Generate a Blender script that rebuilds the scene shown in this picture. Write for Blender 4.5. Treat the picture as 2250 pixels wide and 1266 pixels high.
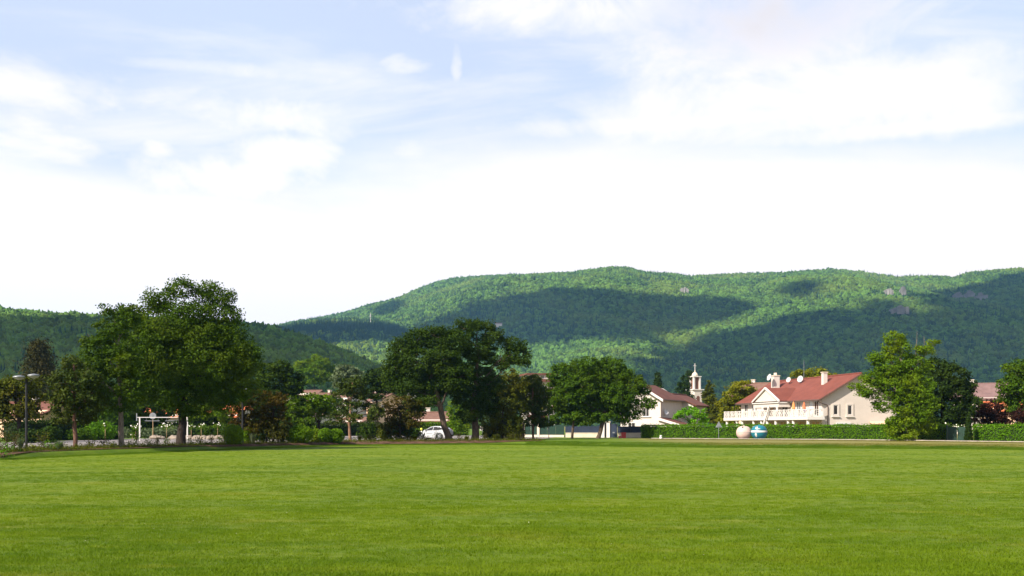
import bpy, bmesh, math, random
import numpy as np
from mathutils import Vector, Matrix, noise as mnoise

sc = bpy.context.scene
for o in list(bpy.data.objects):
    bpy.data.objects.remove(o)
C = sc.collection
R = math.radians
rng = np.random.default_rng(7)
random.seed(7)

# ------------------------------------------------------------------ camera
F, HZ, CH, G = 2208.0, 935.0, 1.85, 0.30      # focal length in photo pixels, horizon row, eye height, level behind the lawn
cam_d = bpy.data.cameras.new('camera')
cam = bpy.data.objects.new('camera', cam_d)
C.objects.link(cam)
cam.location = (0, 0, CH)
cam.rotation_euler = (R(90), 0, 0)
cam_d.sensor_width = 36.0
cam_d.lens = 36.0 * F / 2250.0
cam_d.shift_y = (HZ - 633.0) / 2250.0
cam_d.clip_start = 0.1
cam_d.clip_end = 20000
sc.camera = cam

# ------------------------------------------------------------------ light
SUN = Vector((-0.58, -0.50, 0.62)).normalized()
sun_el = math.asin(SUN.z)
sun_az = math.atan2(SUN.x, SUN.y)

world = bpy.data.worlds.new('World')
sc.world = world
world.use_nodes = True
WT = world.node_tree
WT.nodes.clear()


class NT:
    """small helper for node trees"""
    def __init__(self, tree):
        self.t = tree

    def n(self, typ, **kw):
        nd = self.t.nodes.new(typ)
        for k, v in kw.items():
            setattr(nd, k, v)
        return nd

    def link(self, a, b):
        self.t.links.new(a, b)

    def setin(self, sock, v):
        if isinstance(v, bpy.types.NodeSocket):
            self.link(v, sock)
        else:
            sock.default_value = v

    def math(self, op, a, b=0.0, c=0.0, clamp=False):
        nd = self.n('ShaderNodeMath', operation=op, use_clamp=clamp)
        self.setin(nd.inputs[0], a)
        self.setin(nd.inputs[1], b)
        self.setin(nd.inputs[2], c)
        return nd.outputs[0]

    def vmath(self, op, a, b=(0, 0, 0)):
        nd = self.n('ShaderNodeVectorMath', operation=op)
        self.setin(nd.inputs[0], a)
        self.setin(nd.inputs[1], b)
        return nd.outputs['Value'] if op in ('DOT_PRODUCT', 'LENGTH', 'DISTANCE') else nd.outputs['Vector']

    def mapr(self, v, a, b, c=0.0, d=1.0, smooth=True):
        nd = self.n('ShaderNodeMapRange', interpolation_type='SMOOTHSTEP' if smooth else 'LINEAR')
        self.setin(nd.inputs['Value'], v)
        for k, x in zip(('From Min', 'From Max', 'To Min', 'To Max'), (a, b, c, d)):
            self.setin(nd.inputs[k], x)
        return nd.outputs[0]

    def noise(self, vec, scale, detail=4.0, rough=0.55, dist=0.0):
        nd = self.n('ShaderNodeTexNoise')
        if vec is not None:
            self.link(vec, nd.inputs['Vector'])
        nd.inputs['Scale'].default_value = scale
        nd.inputs['Detail'].default_value = detail
        nd.inputs['Roughness'].default_value = rough
        nd.inputs['Distortion'].default_value = dist
        return nd.outputs['Fac']

    def mix(self, f, a, b, mode='MIX'):
        nd = self.n('ShaderNodeMix', data_type='RGBA', blend_type=mode)
        self.setin(nd.inputs[0], f)
        for s, v in ((nd.inputs[6], a), (nd.inputs[7], b)):
            self.setin(s, v if isinstance(v, bpy.types.NodeSocket) else (*v[:3], 1.0))
        return nd.outputs[2]

    def mapping(self, vec, scale=(1, 1, 1), loc=(0, 0, 0), rot=(0, 0, 0)):
        nd = self.n('ShaderNodeMapping')
        self.link(vec, nd.inputs[0])
        nd.inputs['Location'].default_value = loc
        nd.inputs['Rotation'].default_value = rot
        nd.inputs['Scale'].default_value = scale
        return nd.outputs[0]


def build_sky():
    t = NT(WT)
    out = t.n('ShaderNodeOutputWorld')
    bg = t.n('ShaderNodeBackground')
    t.link(bg.outputs[0], out.inputs[0])
    bg.inputs['Strength'].default_value = SKY_STRENGTH
    sky = t.n('ShaderNodeTexSky', sky_type='NISHITA')
    sky.sun_disc = False
    sky.sun_elevation = sun_el
    sky.sun_rotation = sun_az
    sky.air_density = 1.0
    sky.dust_density = 1.2
    sky.ozone_density = 1.0
    d = t.n('ShaderNodeTexCoord').outputs['Generated']
    sep = t.n('ShaderNodeSeparateXYZ')
    t.link(d, sep.inputs[0])
    z = t.math('MAXIMUM', sep.outputs[2], 0.0)
    # cloud layer seen in perspective: direction projected on a flat layer overhead
    inv = t.math('DIVIDE', 1.0, t.math('ADD', z, 0.10))
    comb = t.n('ShaderNodeCombineXYZ')
    t.link(t.math('MULTIPLY', sep.outputs[0], inv), comb.inputs[0])
    t.link(t.math('MULTIPLY', sep.outputs[1], inv), comb.inputs[1])
    v = comb.outputs[0]
    wisp = t.noise(t.mapping(v, (0.55, 1.3, 1), (3.1, 1.7, 0.4), (0, 0, 0.25)), 1.1, 8, 0.6, 0.6)
    big = t.noise(t.mapping(v, (0.8, 1.0, 1), (0.3, 5.2, 2.0)), 0.9, 9, 0.58, 0.2)
    fine = t.noise(t.mapping(d, (1, 1, 1.6)), 7.0, 10, 0.66, 0.5)
    soft = t.noise(t.mapping(d, (1, 1, 2.2), (4, 1, 2)), 3.2, 6, 0.6, 0.8)

    def blob(px, py, rx, ry, amp, rough=0.5):
        c = Vector((px - 1125, F, HZ - py)).normalized()
        rt = Vector((c.y, -c.x, 0)).normalized()
        up = rt.cross(c)
        a = t.math('DIVIDE', t.vmath('DOT_PRODUCT', d, tuple(rt)), rx / F)
        b = t.math('DIVIDE', t.vmath('DOT_PRODUCT', d, tuple(up)), ry / F)
        front = t.math('GREATER_THAN', t.vmath('DOT_PRODUCT', d, tuple(c)), 0.0)
        q = t.math('ADD', t.math('MULTIPLY', a, a), t.math('MULTIPLY', b, b))
        q = t.math('ADD', q, t.math('MULTIPLY', t.math('SUBTRACT', fine, 0.5), rough * 11))
        q = t.math('ADD', q, t.math('MULTIPLY', t.math('SUBTRACT', soft, 0.5), rough * 7))
        return t.math('MULTIPLY', t.math('MULTIPLY', t.mapr(q, 2.0, -.9), amp), front)

    low = t.mapr(t.math('ADD', sep.outputs[2], t.math('MULTIPLY', t.math('SUBTRACT', big, 0.5), 0.16)), 0.298, 0.200)
    veil = t.math('MULTIPLY', t.mapr(wisp, 0.46, 0.74, 0.04, 0.70), t.mapr(sep.outputs[2], .45, .8, 1.0, .45))
    m = t.math('MAXIMUM', low, veil)
    cum = t.mapr(t.math('ADD', big, t.math('MULTIPLY', t.math('SUBTRACT', fine, .5), .25)), 0.60, 0.70, 0.0, 0.85)
    m = t.math('MAXIMUM', m, t.math('MULTIPLY', cum, t.mapr(sep.outputs[2], 0.42, 0.60)))
    for args in ((1640, 60, 300, 120, 0.97, .55), (1230, 25, 330, 60, 1.0, .5), (1800, 225, 620, 95, .85, .5), (300, 215, 400, 55, .85, .5),
                 (560, 160, 300, 18, .7, .35), (620, 345, 110, 45, 1.0, .45), (80, 330, 130, 55, 1.0, .5), (350, 325, 50, 26, .95, .5),
                 (1500, 270, 500, 28, .9, .4), (1950, 285, 420, 22, .9, .4), (480, 400, 240, 60, 1.0, .5),
                 (880, 140, 60, 22, .7, .75), (1003, 135, 12, 45, .75, .6), (910, 345, 60, 40, .9, .5)):
        m = t.math('MAXIMUM', m, blob(*args))
    grey = t.math('MULTIPLY', blob(1690, 20, 230, 90, 1.0, .3), 0.9)
    grey = t.math('MAXIMUM', grey, t.math('MULTIPLY', t.mapr(big, .70, .85), t.mapr(sep.outputs[2], .42, .6)))
    W = CLOUD_WHITE
    white = t.mix(grey, (W * 1.10, W * 1.02, W * 1.01), (W * .72, W * .69, W * .72))
    # thin veil between clouds lifts the blue; the Nishita sky stays underneath
    blue = t.mix(t.mapr(sep.outputs[2], .36, .75, .60, .12), sky.outputs[0], (W * .76, W * .81, W * .97))
    col = t.mix(m, blue, white)
    t.link(col, bg.inputs['Color'])


SKY_STRENGTH, CLOUD_WHITE = 0.10, 5.6
build_sky()

sun_d = bpy.data.lights.new('sun', 'SUN')
sun_d.energy = 5.0
sun_d.angle = R(0.8)
sun_d.color = (1.0, 0.93, 0.82)
sun = bpy.data.objects.new('sun', sun_d)
C.objects.link(sun)
sun.location = SUN * 300
sun.rotation_euler = (-SUN).to_track_quat('-Z', 'Y').to_euler()

sc.view_settings.view_transform = 'Standard'
sc.view_settings.look = 'None'
sc.view_settings.exposure = 1.10
sc.view_settings.gamma = 1.0
sc.view_settings.use_curve_mapping = False
sc.render.engine = 'CYCLES'
cy = sc.cycles
cy.max_bounces = 6
cy.diffuse_bounces = 3
cy.glossy_bounces = 2
cy.transmission_bounces = 4
cy.transparent_max_bounces = 6
cy.volume_bounces = 0
cy.use_denoising = True
cy.sample_clamp_indirect = 6.0

# ------------------------------------------------------------------ materials
MATS = {}


def new_mat(name):
    m = bpy.data.materials.new(name)
    m.use_nodes = True
    m.node_tree.nodes.clear()
    t = NT(m.node_tree)
    out = t.n('ShaderNodeOutputMaterial')
    MATS[name] = m
    return m, t, out


def principled(t, out, rough=0.7, spec=0.3, metal=0.0):
    b = t.n('ShaderNodeBsdfPrincipled')
    b.inputs['Roughness'].default_value = rough
    b.inputs['Specular IOR Level'].default_value = spec
    b.inputs['Metallic'].default_value = metal
    t.link(b.outputs[0], out.inputs[0])
    return b


def mat(name, col, rough=0.7, var=0.12, scale=3.0, bump=0.0, spec=0.3, metal=0.0, stain=0.0, bscale=40.0):
    m, t, out = new_mat(name)
    b = principled(t, out, rough, spec, metal)
    pos = t.n('ShaderNodeTexCoord').outputs['Object']
    nz = t.noise(pos, scale, 5, 0.6)
    lo = [c * (1 - var) for c in col]
    hi = [min(1, c * (1 + var)) for c in col]
    c = t.mix(t.mapr(nz, .3, .7), lo, hi)
    if stain:
        s = t.noise(t.mapping(pos, (1.5, 1.5, .25)), 1.6, 6, .65)
        c = t.mix(t.math('MULTIPLY', t.mapr(s, .52, .75), stain), c, [x * .55 for x in col])
    t.link(c, b.inputs['Base Color'])
    if bump:
        bn = t.n('ShaderNodeBump')
        bn.inputs['Strength'].default_value = bump
        bn.inputs['Distance'].default_value = .02
        t.link(t.noise(pos, bscale, 4, .6), bn.inputs['Height'])
        t.link(bn.outputs[0], b.inputs['Normal'])
    return m


ALB = 0.98


def leaf_mat(name, col, var=0.35, warm=(0.25, 0.2, 0.03), warmth=0.15, trans=0.28, big=0.35, per_obj=False):
    m, t, out = new_mat(name)
    geo = t.n('ShaderNodeNewGeometry')
    r = t.n('ShaderNodeObjectInfo').outputs['Random'] if per_obj else geo.outputs['Random Per Island']
    nz = t.noise(geo.outputs['Position'], big, 6 if per_obj else 3, .62 if per_obj else .5)
    col = [x * ALB for x in col]
    lo = [c * (1 - var) for c in col]
    hi = [c * (1 + var) for c in col]
    c = t.mix(r, lo, hi)
    c = t.mix(t.math('MULTIPLY', t.mapr(nz, .42, .7), warmth), c, [x * ALB for x in warm])
    dif = t.n('ShaderNodeBsdfPrincipled')
    dif.inputs['Roughness'].default_value = .7
    dif.inputs['Specular IOR Level'].default_value = .08
    t.link(c, dif.inputs['Base Color'])
    tr = t.n('ShaderNodeBsdfTranslucent')
    t.link(t.mix(1.0, c, (1.0, 1.15, .45), 'MULTIPLY'), tr.inputs['Color'])
    mx = t.n('ShaderNodeMixShader')
    mx.inputs[0].default_value = trans
    t.link(dif.outputs[0], mx.inputs[1])
    t.link(tr.outputs[0], mx.inputs[2])
    t.link(mx.outputs[0], out.inputs[0])
    return m


def grass_mat(name, kind):
    m, t, out = new_mat(name)
    b = principled(t, out, .75, .15)
    pos = t.n('ShaderNodeNewGeometry').outputs['Position']
    flat = t.mapping(pos, (1, 1, 0))
    a = t.noise(t.mapping(flat, (.07, .20, 1)), 1.0, 6, .68, .8)            # wide mown streaks
    s = t.noise(t.mapping(flat, (.22, 1.6, 1), (5, 2, 0), (0, 0, .03)), 1.0, 5, .65)           # narrow streaks
    p = t.noise(t.mapping(flat, (.25, .45, 1), (9, 4, 0)), 1.0, 6, .65, .5)  # drier patches
    f = t.noise(flat, 9.0, 4, .7)
    s2 = t.noise(t.mapping(flat, (.75, 3.0, 1), (1, 7, 0), (0, 0, -.05)), 1.0, 9, .76, .3)
    if kind in ('lawn', 'lawn_blade'):
        c = t.mix(t.mapr(a, .34, .66), (.074, .127, .0008), (.128, .177, .0022))
        c = t.mix(t.math('MULTIPLY', t.mapr(s, .45, .70), .45), c, (.182, .212, .010))
        c = t.mix(t.math('MULTIPLY', t.mapr(s2, .46, .70), .40), c, (.170, .204, .008))
        c = t.mix(t.math('MULTIPLY', t.mapr(s2, .50, .28), .45), c, (.058, .094, .0008))
        c = t.mix(t.math('MULTIPLY', t.mapr(p, .53, .70), .48), c, (.200, .196, .016))
        k2 = t.noise(t.mapping(flat, (.33, .6, 1), (2, 14, 0)), 1.0, 7, .7, .6)
        c = t.mix(t.math('MULTIPLY', t.mapr(k2, .53, .70), .38), c, (.050, .106, .001))
        c = t.mix(t.math('MULTIPLY', t.mapr(f, .40, .70), .28), c, (.056, .092, .001))
    else:
        c = t.mix(t.mapr(p, .35, .65), (.062, .112, .002), (.100, .150, .006))
        c = t.mix(t.math('MULTIPLY', t.mapr(f, .40, .70), .30), c, (.042, .080, .002))
        sep = t.n('ShaderNodeSeparateXYZ')
        t.link(pos, sep.inputs[0])
        dry = t.mapr(t.math('ADD', sep.outputs[0], t.math('MULTIPLY', t.math('SUBTRACT', a, .5), 26)), 10, 19)
        band = t.mapr(t.math('ADD', sep.outputs[2], t.math('MULTIPLY', t.math('SUBTRACT', p, .5), .5)), .12, .30)
        c = t.mix(t.math('MULTIPLY', t.math('MULTIPLY', dry, band), .85), c, t.mix(t.mapr(f, .35, .65), (.155, .115, .030), (.22, .19, .055)))
    if kind.endswith('blade'):
        t.link(t.mix(1.0, c, (1.02, 1.10, 1.0), 'MULTIPLY'), b.inputs['Base Color'])
        tr = t.n('ShaderNodeBsdfTranslucent')
        t.link(t.mix(1.0, c, (1.15, 1.3, .6), 'MULTIPLY'), tr.inputs['Color'])
        mx = t.n('ShaderNodeMixShader')
        mx.inputs[0].default_value = .40
        t.link(b.outputs[0], mx.inputs[1])
        t.link(tr.outputs[0], mx.inputs[2])
        t.link(mx.outputs[0], out.inputs[0])
        return m
    t.link(c, b.inputs['Base Color'])
    bn = t.n('ShaderNodeBump')
    bn.inputs['Strength'].default_value = .9
    bn.inputs['Distance'].default_value = .05
    t.link(t.noise(t.mapping(flat, (1, .6, 1)), 24.0, 5, .75), bn.inputs['Height'])
    t.link(bn.outputs[0], b.inputs['Normal'])
    return m


def roof_mat(name, col, course=0.33):
    """clay tiles: fine courses down the slope and tile joints along them"""
    m, t, out = new_mat(name)
    b = principled(t, out, .8, .2)
    pos = t.n('ShaderNodeTexCoord').outputs['Object']
    sep = t.n('ShaderNodeSeparateXYZ')
    t.link(pos, sep.inputs[0])
    nz = t.noise(pos, .7, 6, .65)
    tile = t.n('ShaderNodeTexVoronoi')
    t.link(t.mapping(pos, (1 / course, 1 / course, 1 / course)), tile.inputs['Vector'])
    tile.inputs['Scale'].default_value = 1.0
    hs = t.n('ShaderNodeSeparateXYZ')
    t.link(tile.outputs['Color'], hs.inputs[0])
    c = t.mix(t.mapr(nz, .3, .7), [x * .82 for x in col], [x * 1.12 for x in col])
    c = t.mix(t.math('MULTIPLY', hs.outputs[0], .40), c, [x * .62 for x in col])
    row = t.math('FRACT', t.math('MULTIPLY', sep.outputs[2], 5.2))
    c = t.mix(t.math('MULTIPLY', t.mapr(row, .80, .98), .38), c, [x * .45 for x in col])
    t.link(c, b.inputs['Base Color'])
    bn = t.n('ShaderNodeBump')
    bn.inputs['Strength'].default_value = .5
    bn.inputs['Distance'].default_value = .04
    t.link(row, bn.inputs['Height'])
    t.link(bn.outputs[0], b.inputs['Normal'])
    return m


def bark_mat(name, col):
    m, t, out = new_mat(name)
    b = principled(t, out, .9, .1)
    pos = t.n('ShaderNodeNewGeometry').outputs['Position']
    nz = t.noise(t.mapping(pos, (14, 14, 2.2)), 1.0, 5, .65)
    c = t.mix(t.mapr(nz, .3, .7), [x * .5 for x in col], [x * 1.35 for x in col])
    t.link(c, b.inputs['Base Color'])
    bn = t.n('ShaderNodeBump')
    bn.inputs['Strength'].default_value = .8
    bn.inputs['Distance'].default_value = .04
    t.link(nz, bn.inputs['Height'])
    t.link(bn.outputs[0], b.inputs['Normal'])
    return m


grass_mat('lawn', 'lawn')
grass_mat('rough_grass', 'rough')
grass_mat('lawn_blade', 'lawn_blade')
grass_mat('rough_blade', 'rough_blade')
mat('soil', (.085, .048, .030), .95, .4, 1.5, .8, .05, bscale=12)
mat('asphalt', (.195, .170, .160), .9, .10, .25, .3, .1, stain=.25)
mat('lane', (.19, .175, .155), .9, .12, .3, .3, .1)
mat('kerb', (.31, .265, .215), .85, .15, 1.5, .4, .1)
mat('wall_cream', (.50, .43, .372), .85, .035, 1.2, .15, .15, stain=.06)
mat('wall_white', (.50, .44, .385), .85, .035, 1.2, .15, .15, stain=.06)
mat('wall_peach', (.66, .43, .28), .85, .05, 1.2, .15, .15)
mat('trim_white', (.54, .50, .46), .6, .03, 3, 0, .3)
mat('stone_wall', (.52, .44, .34), .85, .12, 1.0, .3, .1, stain=.15)
mat('dark_metal', (.022, .022, .024), .75, .2, 3, 0, .15)
mat('grey_metal', (.20, .205, .21), .45, .15, 3, 0, .5, .4)
mat('brown_metal', (.10, .055, .04), .5, .15, 3, 0, .4)
mat('glass_dark', (.025, .022, .020), .12, .2, 1, 0, .6)
mat('glass_grey', (.16, .165, .17), .15, .2, 1, 0, .6)
mat('shutter_grey', (.50, .50, .49), .6, .1, 1, 0)
mat('navy', (.010, .018, .038), .5, .3, .8, 0, .4)
mat('green_paint', (.004, .028, .015), .5, .2, 2, 0, .4)
mat('red_paint', (.52, .03, .025), .45, .15, 4, 0, .5)
mat('teal', (.008, .125, .165), .42, .10, 3, .1, .5)
mat('pink_shell', (.48, .34, .285), .55, .08, 3, .1, .4)
mat('black', (.012, .012, .012), .6, .1, 4)
mat('lamp_glass', (.42, .41, .39), .35, .05, 4, 0, .5)
mat('orange_cloth', (.65, .22, .07), .85, .15, 4)
mat('red_cloth', (.52, .14, .06), .85, .15, 4)
mat('purple_cloth', (.10, .05, .13), .85, .15, 4)
mat('tan_wood', (.42, .27, .14), .8, .2, 4)
mat('rock', (.23, .185, .145), .9, .25, 1.2, .8, .1)
mat('cliff', (.20, .185, .165), .9, .25, .08, .0, .1)
mat('petal', (.85, .80, .68), .7, .12, 6)
mat('sign_back', (.24, .25, .25), .5, .1, 4, 0, .4, .3)
mat('yellow', (.65, .60, .08), .5, .1, 4)
mat('car_white', (.44, .44, .45), .25, .02, 3, 0, .6)
mat('tyre', (.02, .02, .02), .85, .1, 6)
mat('dish', (.46, .45, .44), .5, .05, 4)
mat('tail_red', (.55, .015, .012), .2, .1, 6, 0, .6)
mat('bottle_brown', (.12, .05, .03), .6, .2, 6)
roof_mat('roof_red', (.170, .050, .034))
roof_mat('roof_brown', (.142, .055, .038))
roof_mat('roof_orange', (.62, .17, .065))
roof_mat('roof_plum', (.175, .105, .095))
roof_mat('roof_pink', (.165, .088, .064))
bark_mat('bark', (.085, .060, .042))
bark_mat('bark_dark', (.035, .026, .020))
bark_mat('bark_grey', (.155, .125, .095))
bark_mat('bark_orange', (.22, .125, .075))
bark_mat('bark_red', (.13, .070, .048))
leaf_mat('leaf_ash', (.040,  .076, 0.0025), warm=(.105,  .135, 0.0050), warmth=.45)
leaf_mat('leaf_oak', (.026,  .050, 0.0027), warm=(.055,  .080, 0.0040), warmth=.4)
leaf_mat('leaf_linden', (.042,  .085, 0.0025), warm=(.10,  .14, 0.0040), warmth=.4)
leaf_mat('leaf_bright', (.070,  .130, 0.0030), warm=(.18,  .22, 0.0050), warmth=.5)
leaf_mat('leaf_vivid', (.095,  .250, 0.0060), warm=(.20,  .36, 0.0100), warmth=.5)
leaf_mat('leaf_dark', (.017,  .034, 0.0025), warm=(.033,  .05, 0.0040), warmth=.4, trans=.2)
leaf_mat('leaf_pine', (.034,  .052, 0.0055), warm=(.075,  .080, 0.0070), warmth=.4, trans=.15)
leaf_mat('leaf_olive', (.060,  .072, 0.0035), warm=(.10,  .085, 0.0060), warmth=.5)
leaf_mat('leaf_brown', (.040,  .040, 0.0035), warm=(.085,  .048, 0.0050), warmth=.6)
leaf_mat('leaf_purple', (.028,  .010, 0.0060), warm=(.07,  .015, 0.0075), warmth=.5)
leaf_mat('leaf_yellow', (.120,  .130, 0.0040), warm=(.23,  .21, 0.0100), warmth=.5)
leaf_mat('leaf_hedge', (.072, .165, .003), warm=(.14, .24, .004), warmth=.5)
leaf_mat('leaf_box', (.080, .155, .003), warm=(.16, .24, .005), warmth=.5)
leaf_mat('leaf_grey', (.095, .125, .060), warm=(.15, .17, .08), warmth=.5)
leaf_mat('leaf_cedar', (.030,  .030, 0.0065), warm=(.06,  .045, 0.0090), warmth=.5, trans=.1)
leaf_mat('forest_leaf', (.059, .116, .016), var=.65, warm=(.158, .198, .025), warmth=.5, trans=.12, big=.004, per_obj=True)
leaf_mat('forest_needle', (.024, .055, .020), var=.35, warm=(.03, .05, .025), warmth=.3, trans=.05, big=.004, per_obj=True)

# ------------------------------------------------------------------ object helpers


def tag(o, label=None, cat=None, group=None, kind=None):
    if label:
        o['label'] = label
    if cat:
        o['category'] = cat
    if group:
        o['group'] = group
    if kind:
        o['kind'] = kind
    return o


def empty(name, loc, rz=0.0, label=None, cat=None, group=None):
    o = bpy.data.objects.new(name, None)
    C.objects.link(o)
    o.location = loc
    o.rotation_euler = (0, 0, rz)
    o.empty_display_size = .2
    return tag(o, label, cat, group)


def np_mesh(name, V, faces):
    """V (N,3); faces: list of int arrays (M,k)"""
    me = bpy.data.meshes.new(name)
    V = np.ascontiguousarray(V, dtype=np.float32)
    me.vertices.add(len(V))
    me.vertices.foreach_set('co', V.ravel())
    faces = [f for f in faces if len(f)]
    loops = np.concatenate([f.ravel() for f in faces]).astype(np.int32)
    tot = np.concatenate([np.full(len(f), f.shape[1], dtype=np.int32) for f in faces])
    start = np.concatenate(([0], np.cumsum(tot)[:-1])).astype(np.int32)
    me.loops.add(len(loops))
    me.loops.foreach_set('vertex_index', loops)
    me.polygons.add(len(tot))
    me.polygons.foreach_set('loop_start', start)
    try:
        me.polygons.foreach_set('loop_total', tot)
    except Exception:
        pass
    me.update(calc_edges=True)
    me.validate()
    return me


def link(name, me, material, parent=None, loc=None, smooth=False):
    if isinstance(material, str):
        material = MATS[material]
    if material and not me.materials:
        me.materials.append(material)
    o = bpy.data.objects.new(name, me)
    C.objects.link(o)
    if parent:
        o.parent = parent
    if loc is not None:
        o.location = loc
    if smooth:
        me.polygons.foreach_set('use_smooth', np.ones(len(me.polygons), dtype=bool))
    return o


class MB:
    def __init__(self):
        self.v = []
        self.f = []

    def add(self, vs, fs):
        k = len(self.v)
        self.v += [tuple(p) for p in vs]
        self.f += [tuple(i + k for i in f) for f in fs]
        return self

    def box(self, x0, y0, z0, x1, y1, z1):
        return self.add([(x0, y0, z0), (x1, y0, z0), (x1, y1, z0), (x0, y1, z0), (x0, y0, z1), (x1, y0, z1), (x1, y1, z1), (x0, y1, z1)],
                        [(0, 3, 2, 1), (4, 5, 6, 7), (0, 1, 5, 4), (1, 2, 6, 5), (2, 3, 7, 6), (3, 0, 4, 7)])

    def prism(self, poly, axis, a, b):
        """extrude 2-D polygon along axis 0/1/2 from a to b"""
        n = len(poly)

        def p3(p, t):
            return {0: (t, p[0], p[1]), 1: (p[0], t, p[1]), 2: (p[0], p[1], t)}[axis]
        vs = [p3(p, a) for p in poly] + [p3(p, b) for p in poly]
        fs = [tuple(range(n - 1, -1, -1)), tuple(range(n, 2 * n))]
        fs += [(i, (i + 1) % n, n + (i + 1) % n, n + i) for i in range(n)]
        return self.add(vs, fs)

    def slab(self, pts, n, th):
        """polygon pts thickened along vector n by th"""
        n = Vector(n).normalized() * th
        k = len(pts)
        vs = [Vector(p) for p in pts] + [Vector(p) - n for p in pts]
        fs = [tuple(range(k)), tuple(range(2 * k - 1, k - 1, -1))]
        fs += [(i, k + i, k + (i + 1) % k, (i + 1) % k) for i in range(k)]
        return self.add(vs, fs)

    def tube(self, pts, radii, n=8, cap=True):
        pts = [Vector(p) for p in pts]
        rings = []
        for i, p in enumerate(pts):
            d = (pts[min(i + 1, len(pts) - 1)] - pts[max(i - 1, 0)])
            d = d.normalized() if d.length > 1e-9 else Vector((0, 0, 1))
            a = d.cross(Vector((0, 1, 0)) if abs(d.y) < .9 else Vector((1, 0, 0))).normalized()
            b = d.cross(a)
            r = radii[i] if hasattr(radii, '__len__') else radii
            rings.append([p + a * (r * math.cos(2 * math.pi * k / n)) + b * (r * math.sin(2 * math.pi * k / n)) for k in range(n)])
        vs = [q for rg in rings for q in rg]
        fs = []
        for i in range(len(pts) - 1):
            for k in range(n):
                fs.append((i * n + k, i * n + (k + 1) % n, (i + 1) * n + (k + 1) % n, (i + 1) * n + k))
        if cap:
            fs.append(tuple(range(n - 1, -1, -1)))
            fs.append(tuple(range((len(pts) - 1) * n, len(pts) * n)))
        return self.add(vs, fs)

    def lathe(self, prof, cx=0, cy=0, n=20):
        vs, fs = [], []
        for r, z in prof:
            for k in range(n):
                a = 2 * math.pi * k / n
                vs.append((cx + r * math.cos(a), cy + r * math.sin(a), z))
        for i in range(len(prof) - 1):
            for k in range(n):
                fs.append((i * n + k, i * n + (k + 1) % n, (i + 1) * n + (k + 1) % n, (i + 1) * n + k))
        fs.append(tuple(range(n - 1, -1, -1)))
        fs.append(tuple(range((len(prof) - 1) * n, len(prof) * n)))
        return self.add(vs, fs)

    def build(self, name, material, parent=None, loc=None, smooth=False, bevel=0.0):
        me = bpy.data.meshes.new(name)
        me.from_pydata(self.v, [], self.f)
        bm = bmesh.new()
        bm.from_mesh(me)
        bmesh.ops.recalc_face_normals(bm, faces=bm.faces)
        if bevel:
            bmesh.ops.bevel(bm, geom=list(bm.edges), offset=bevel, segments=1, affect='EDGES')
        bm.to_mesh(me)
        bm.free()
        o = link(name, me, material, parent, loc, smooth)
        return o


def X(px, Y):
    return (px - 1125.0) / F * Y


def Z(py, Y):
    return CH + (HZ - py) / F * Y


def P(px, py, Y):
    return Vector((X(px, Y), Y, Z(py, Y)))

# ------------------------------------------------------------------ numpy value noise
_perm = np.random.default_rng(3).random((256, 256))


def vnoise(x, y):
    x = np.asarray(x, float)
    y = np.asarray(y, float)
    xi, yi = np.floor(x).astype(int), np.floor(y).astype(int)
    fx, fy = x - xi, y - yi
    fx, fy = fx * fx * (3 - 2 * fx), fy * fy * (3 - 2 * fy)
    g = lambda a, b: _perm[a % 256, b % 256]
    return ((g(xi, yi) * (1 - fx) + g(xi + 1, yi) * fx) * (1 - fy) + (g(xi, yi + 1) * (1 - fx) + g(xi + 1, yi + 1) * fx) * fy)


def fbm(x, y, o=4):
    s, a, t = 0, 1.0, 0
    for i in range(o):
        s = s + a * vnoise(x * 2 ** i + 13 * i, y * 2 ** i + 7 * i)
        t += a
        a *= .5
    return s / t


# ------------------------------------------------------------------ ground
EDGE = np.array([(-5000, -30), (-400, -12), (-60, -6), (-45, 6), (-33, 36), (-27.6, 53), (-26.2, 60), (-24.6, 66), (-22.7, 74.3), (-19.4, 82), (-15.5, 90),
                 (-9.9, 94.5), (-3.4, 98), (3.2, 95), (10.8, 88), (18.3, 85.5), (25.5, 83.5), (39.2, 77), (60, 70), (400, 58), (5000, 58)], float)


def edge(x):
    return np.interp(x, EDGE[:, 0], EDGE[:, 1])


BW = 3.5


def gz(x, y):
    """ground height"""
    t = np.clip((np.asarray(y, float) - edge(x)) / BW, 0, 1)
    return G * t * t * (3 - 2 * t)


Xs = np.unique(np.concatenate([np.linspace(-4600, -80, 14), np.linspace(-80, -34, 24), np.linspace(-34, 60, 240), np.linspace(60, 140, 24), np.linspace(140, 4600, 14)]))


def sheet(name, rows, material, kind='structure'):
    """rows: function of x array -> list of (y array, z array)"""
    rr = rows(Xs)
    V = np.concatenate([np.stack([Xs, y, z], 1) for y, z in rr])
    n = len(Xs)
    q = []
    for i in range(len(rr) - 1):
        k = np.arange(n - 1) + i * n
        q.append(np.stack([k, k + 1, k + 1 + n, k + n], 1))
    o = link(name, np_mesh(name, V, [np.concatenate(q)]), material, smooth=True)
    tag(o, kind=kind)
    return o


def lawn_rows(x):
    e = edge(x)
    out = []
    for y0 in (-550, -120, -20, -10):
        out.append((np.minimum(np.full_like(x, y0), e - .5 * (1 - y0 / 550)), np.zeros_like(x)))
    for t in np.linspace(0.05, 1, 40):
        y = np.minimum(-10, e - .4) * (1 - t) + e * t
        z = .10 * (fbm(x / 9 + 40, y / 9, 3) - .5) * np.clip((e - y) / 12, 0, 1) * np.clip(1 - abs(x) / 300, 0, 1)
        out.append((y, z))
    return out


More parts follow.
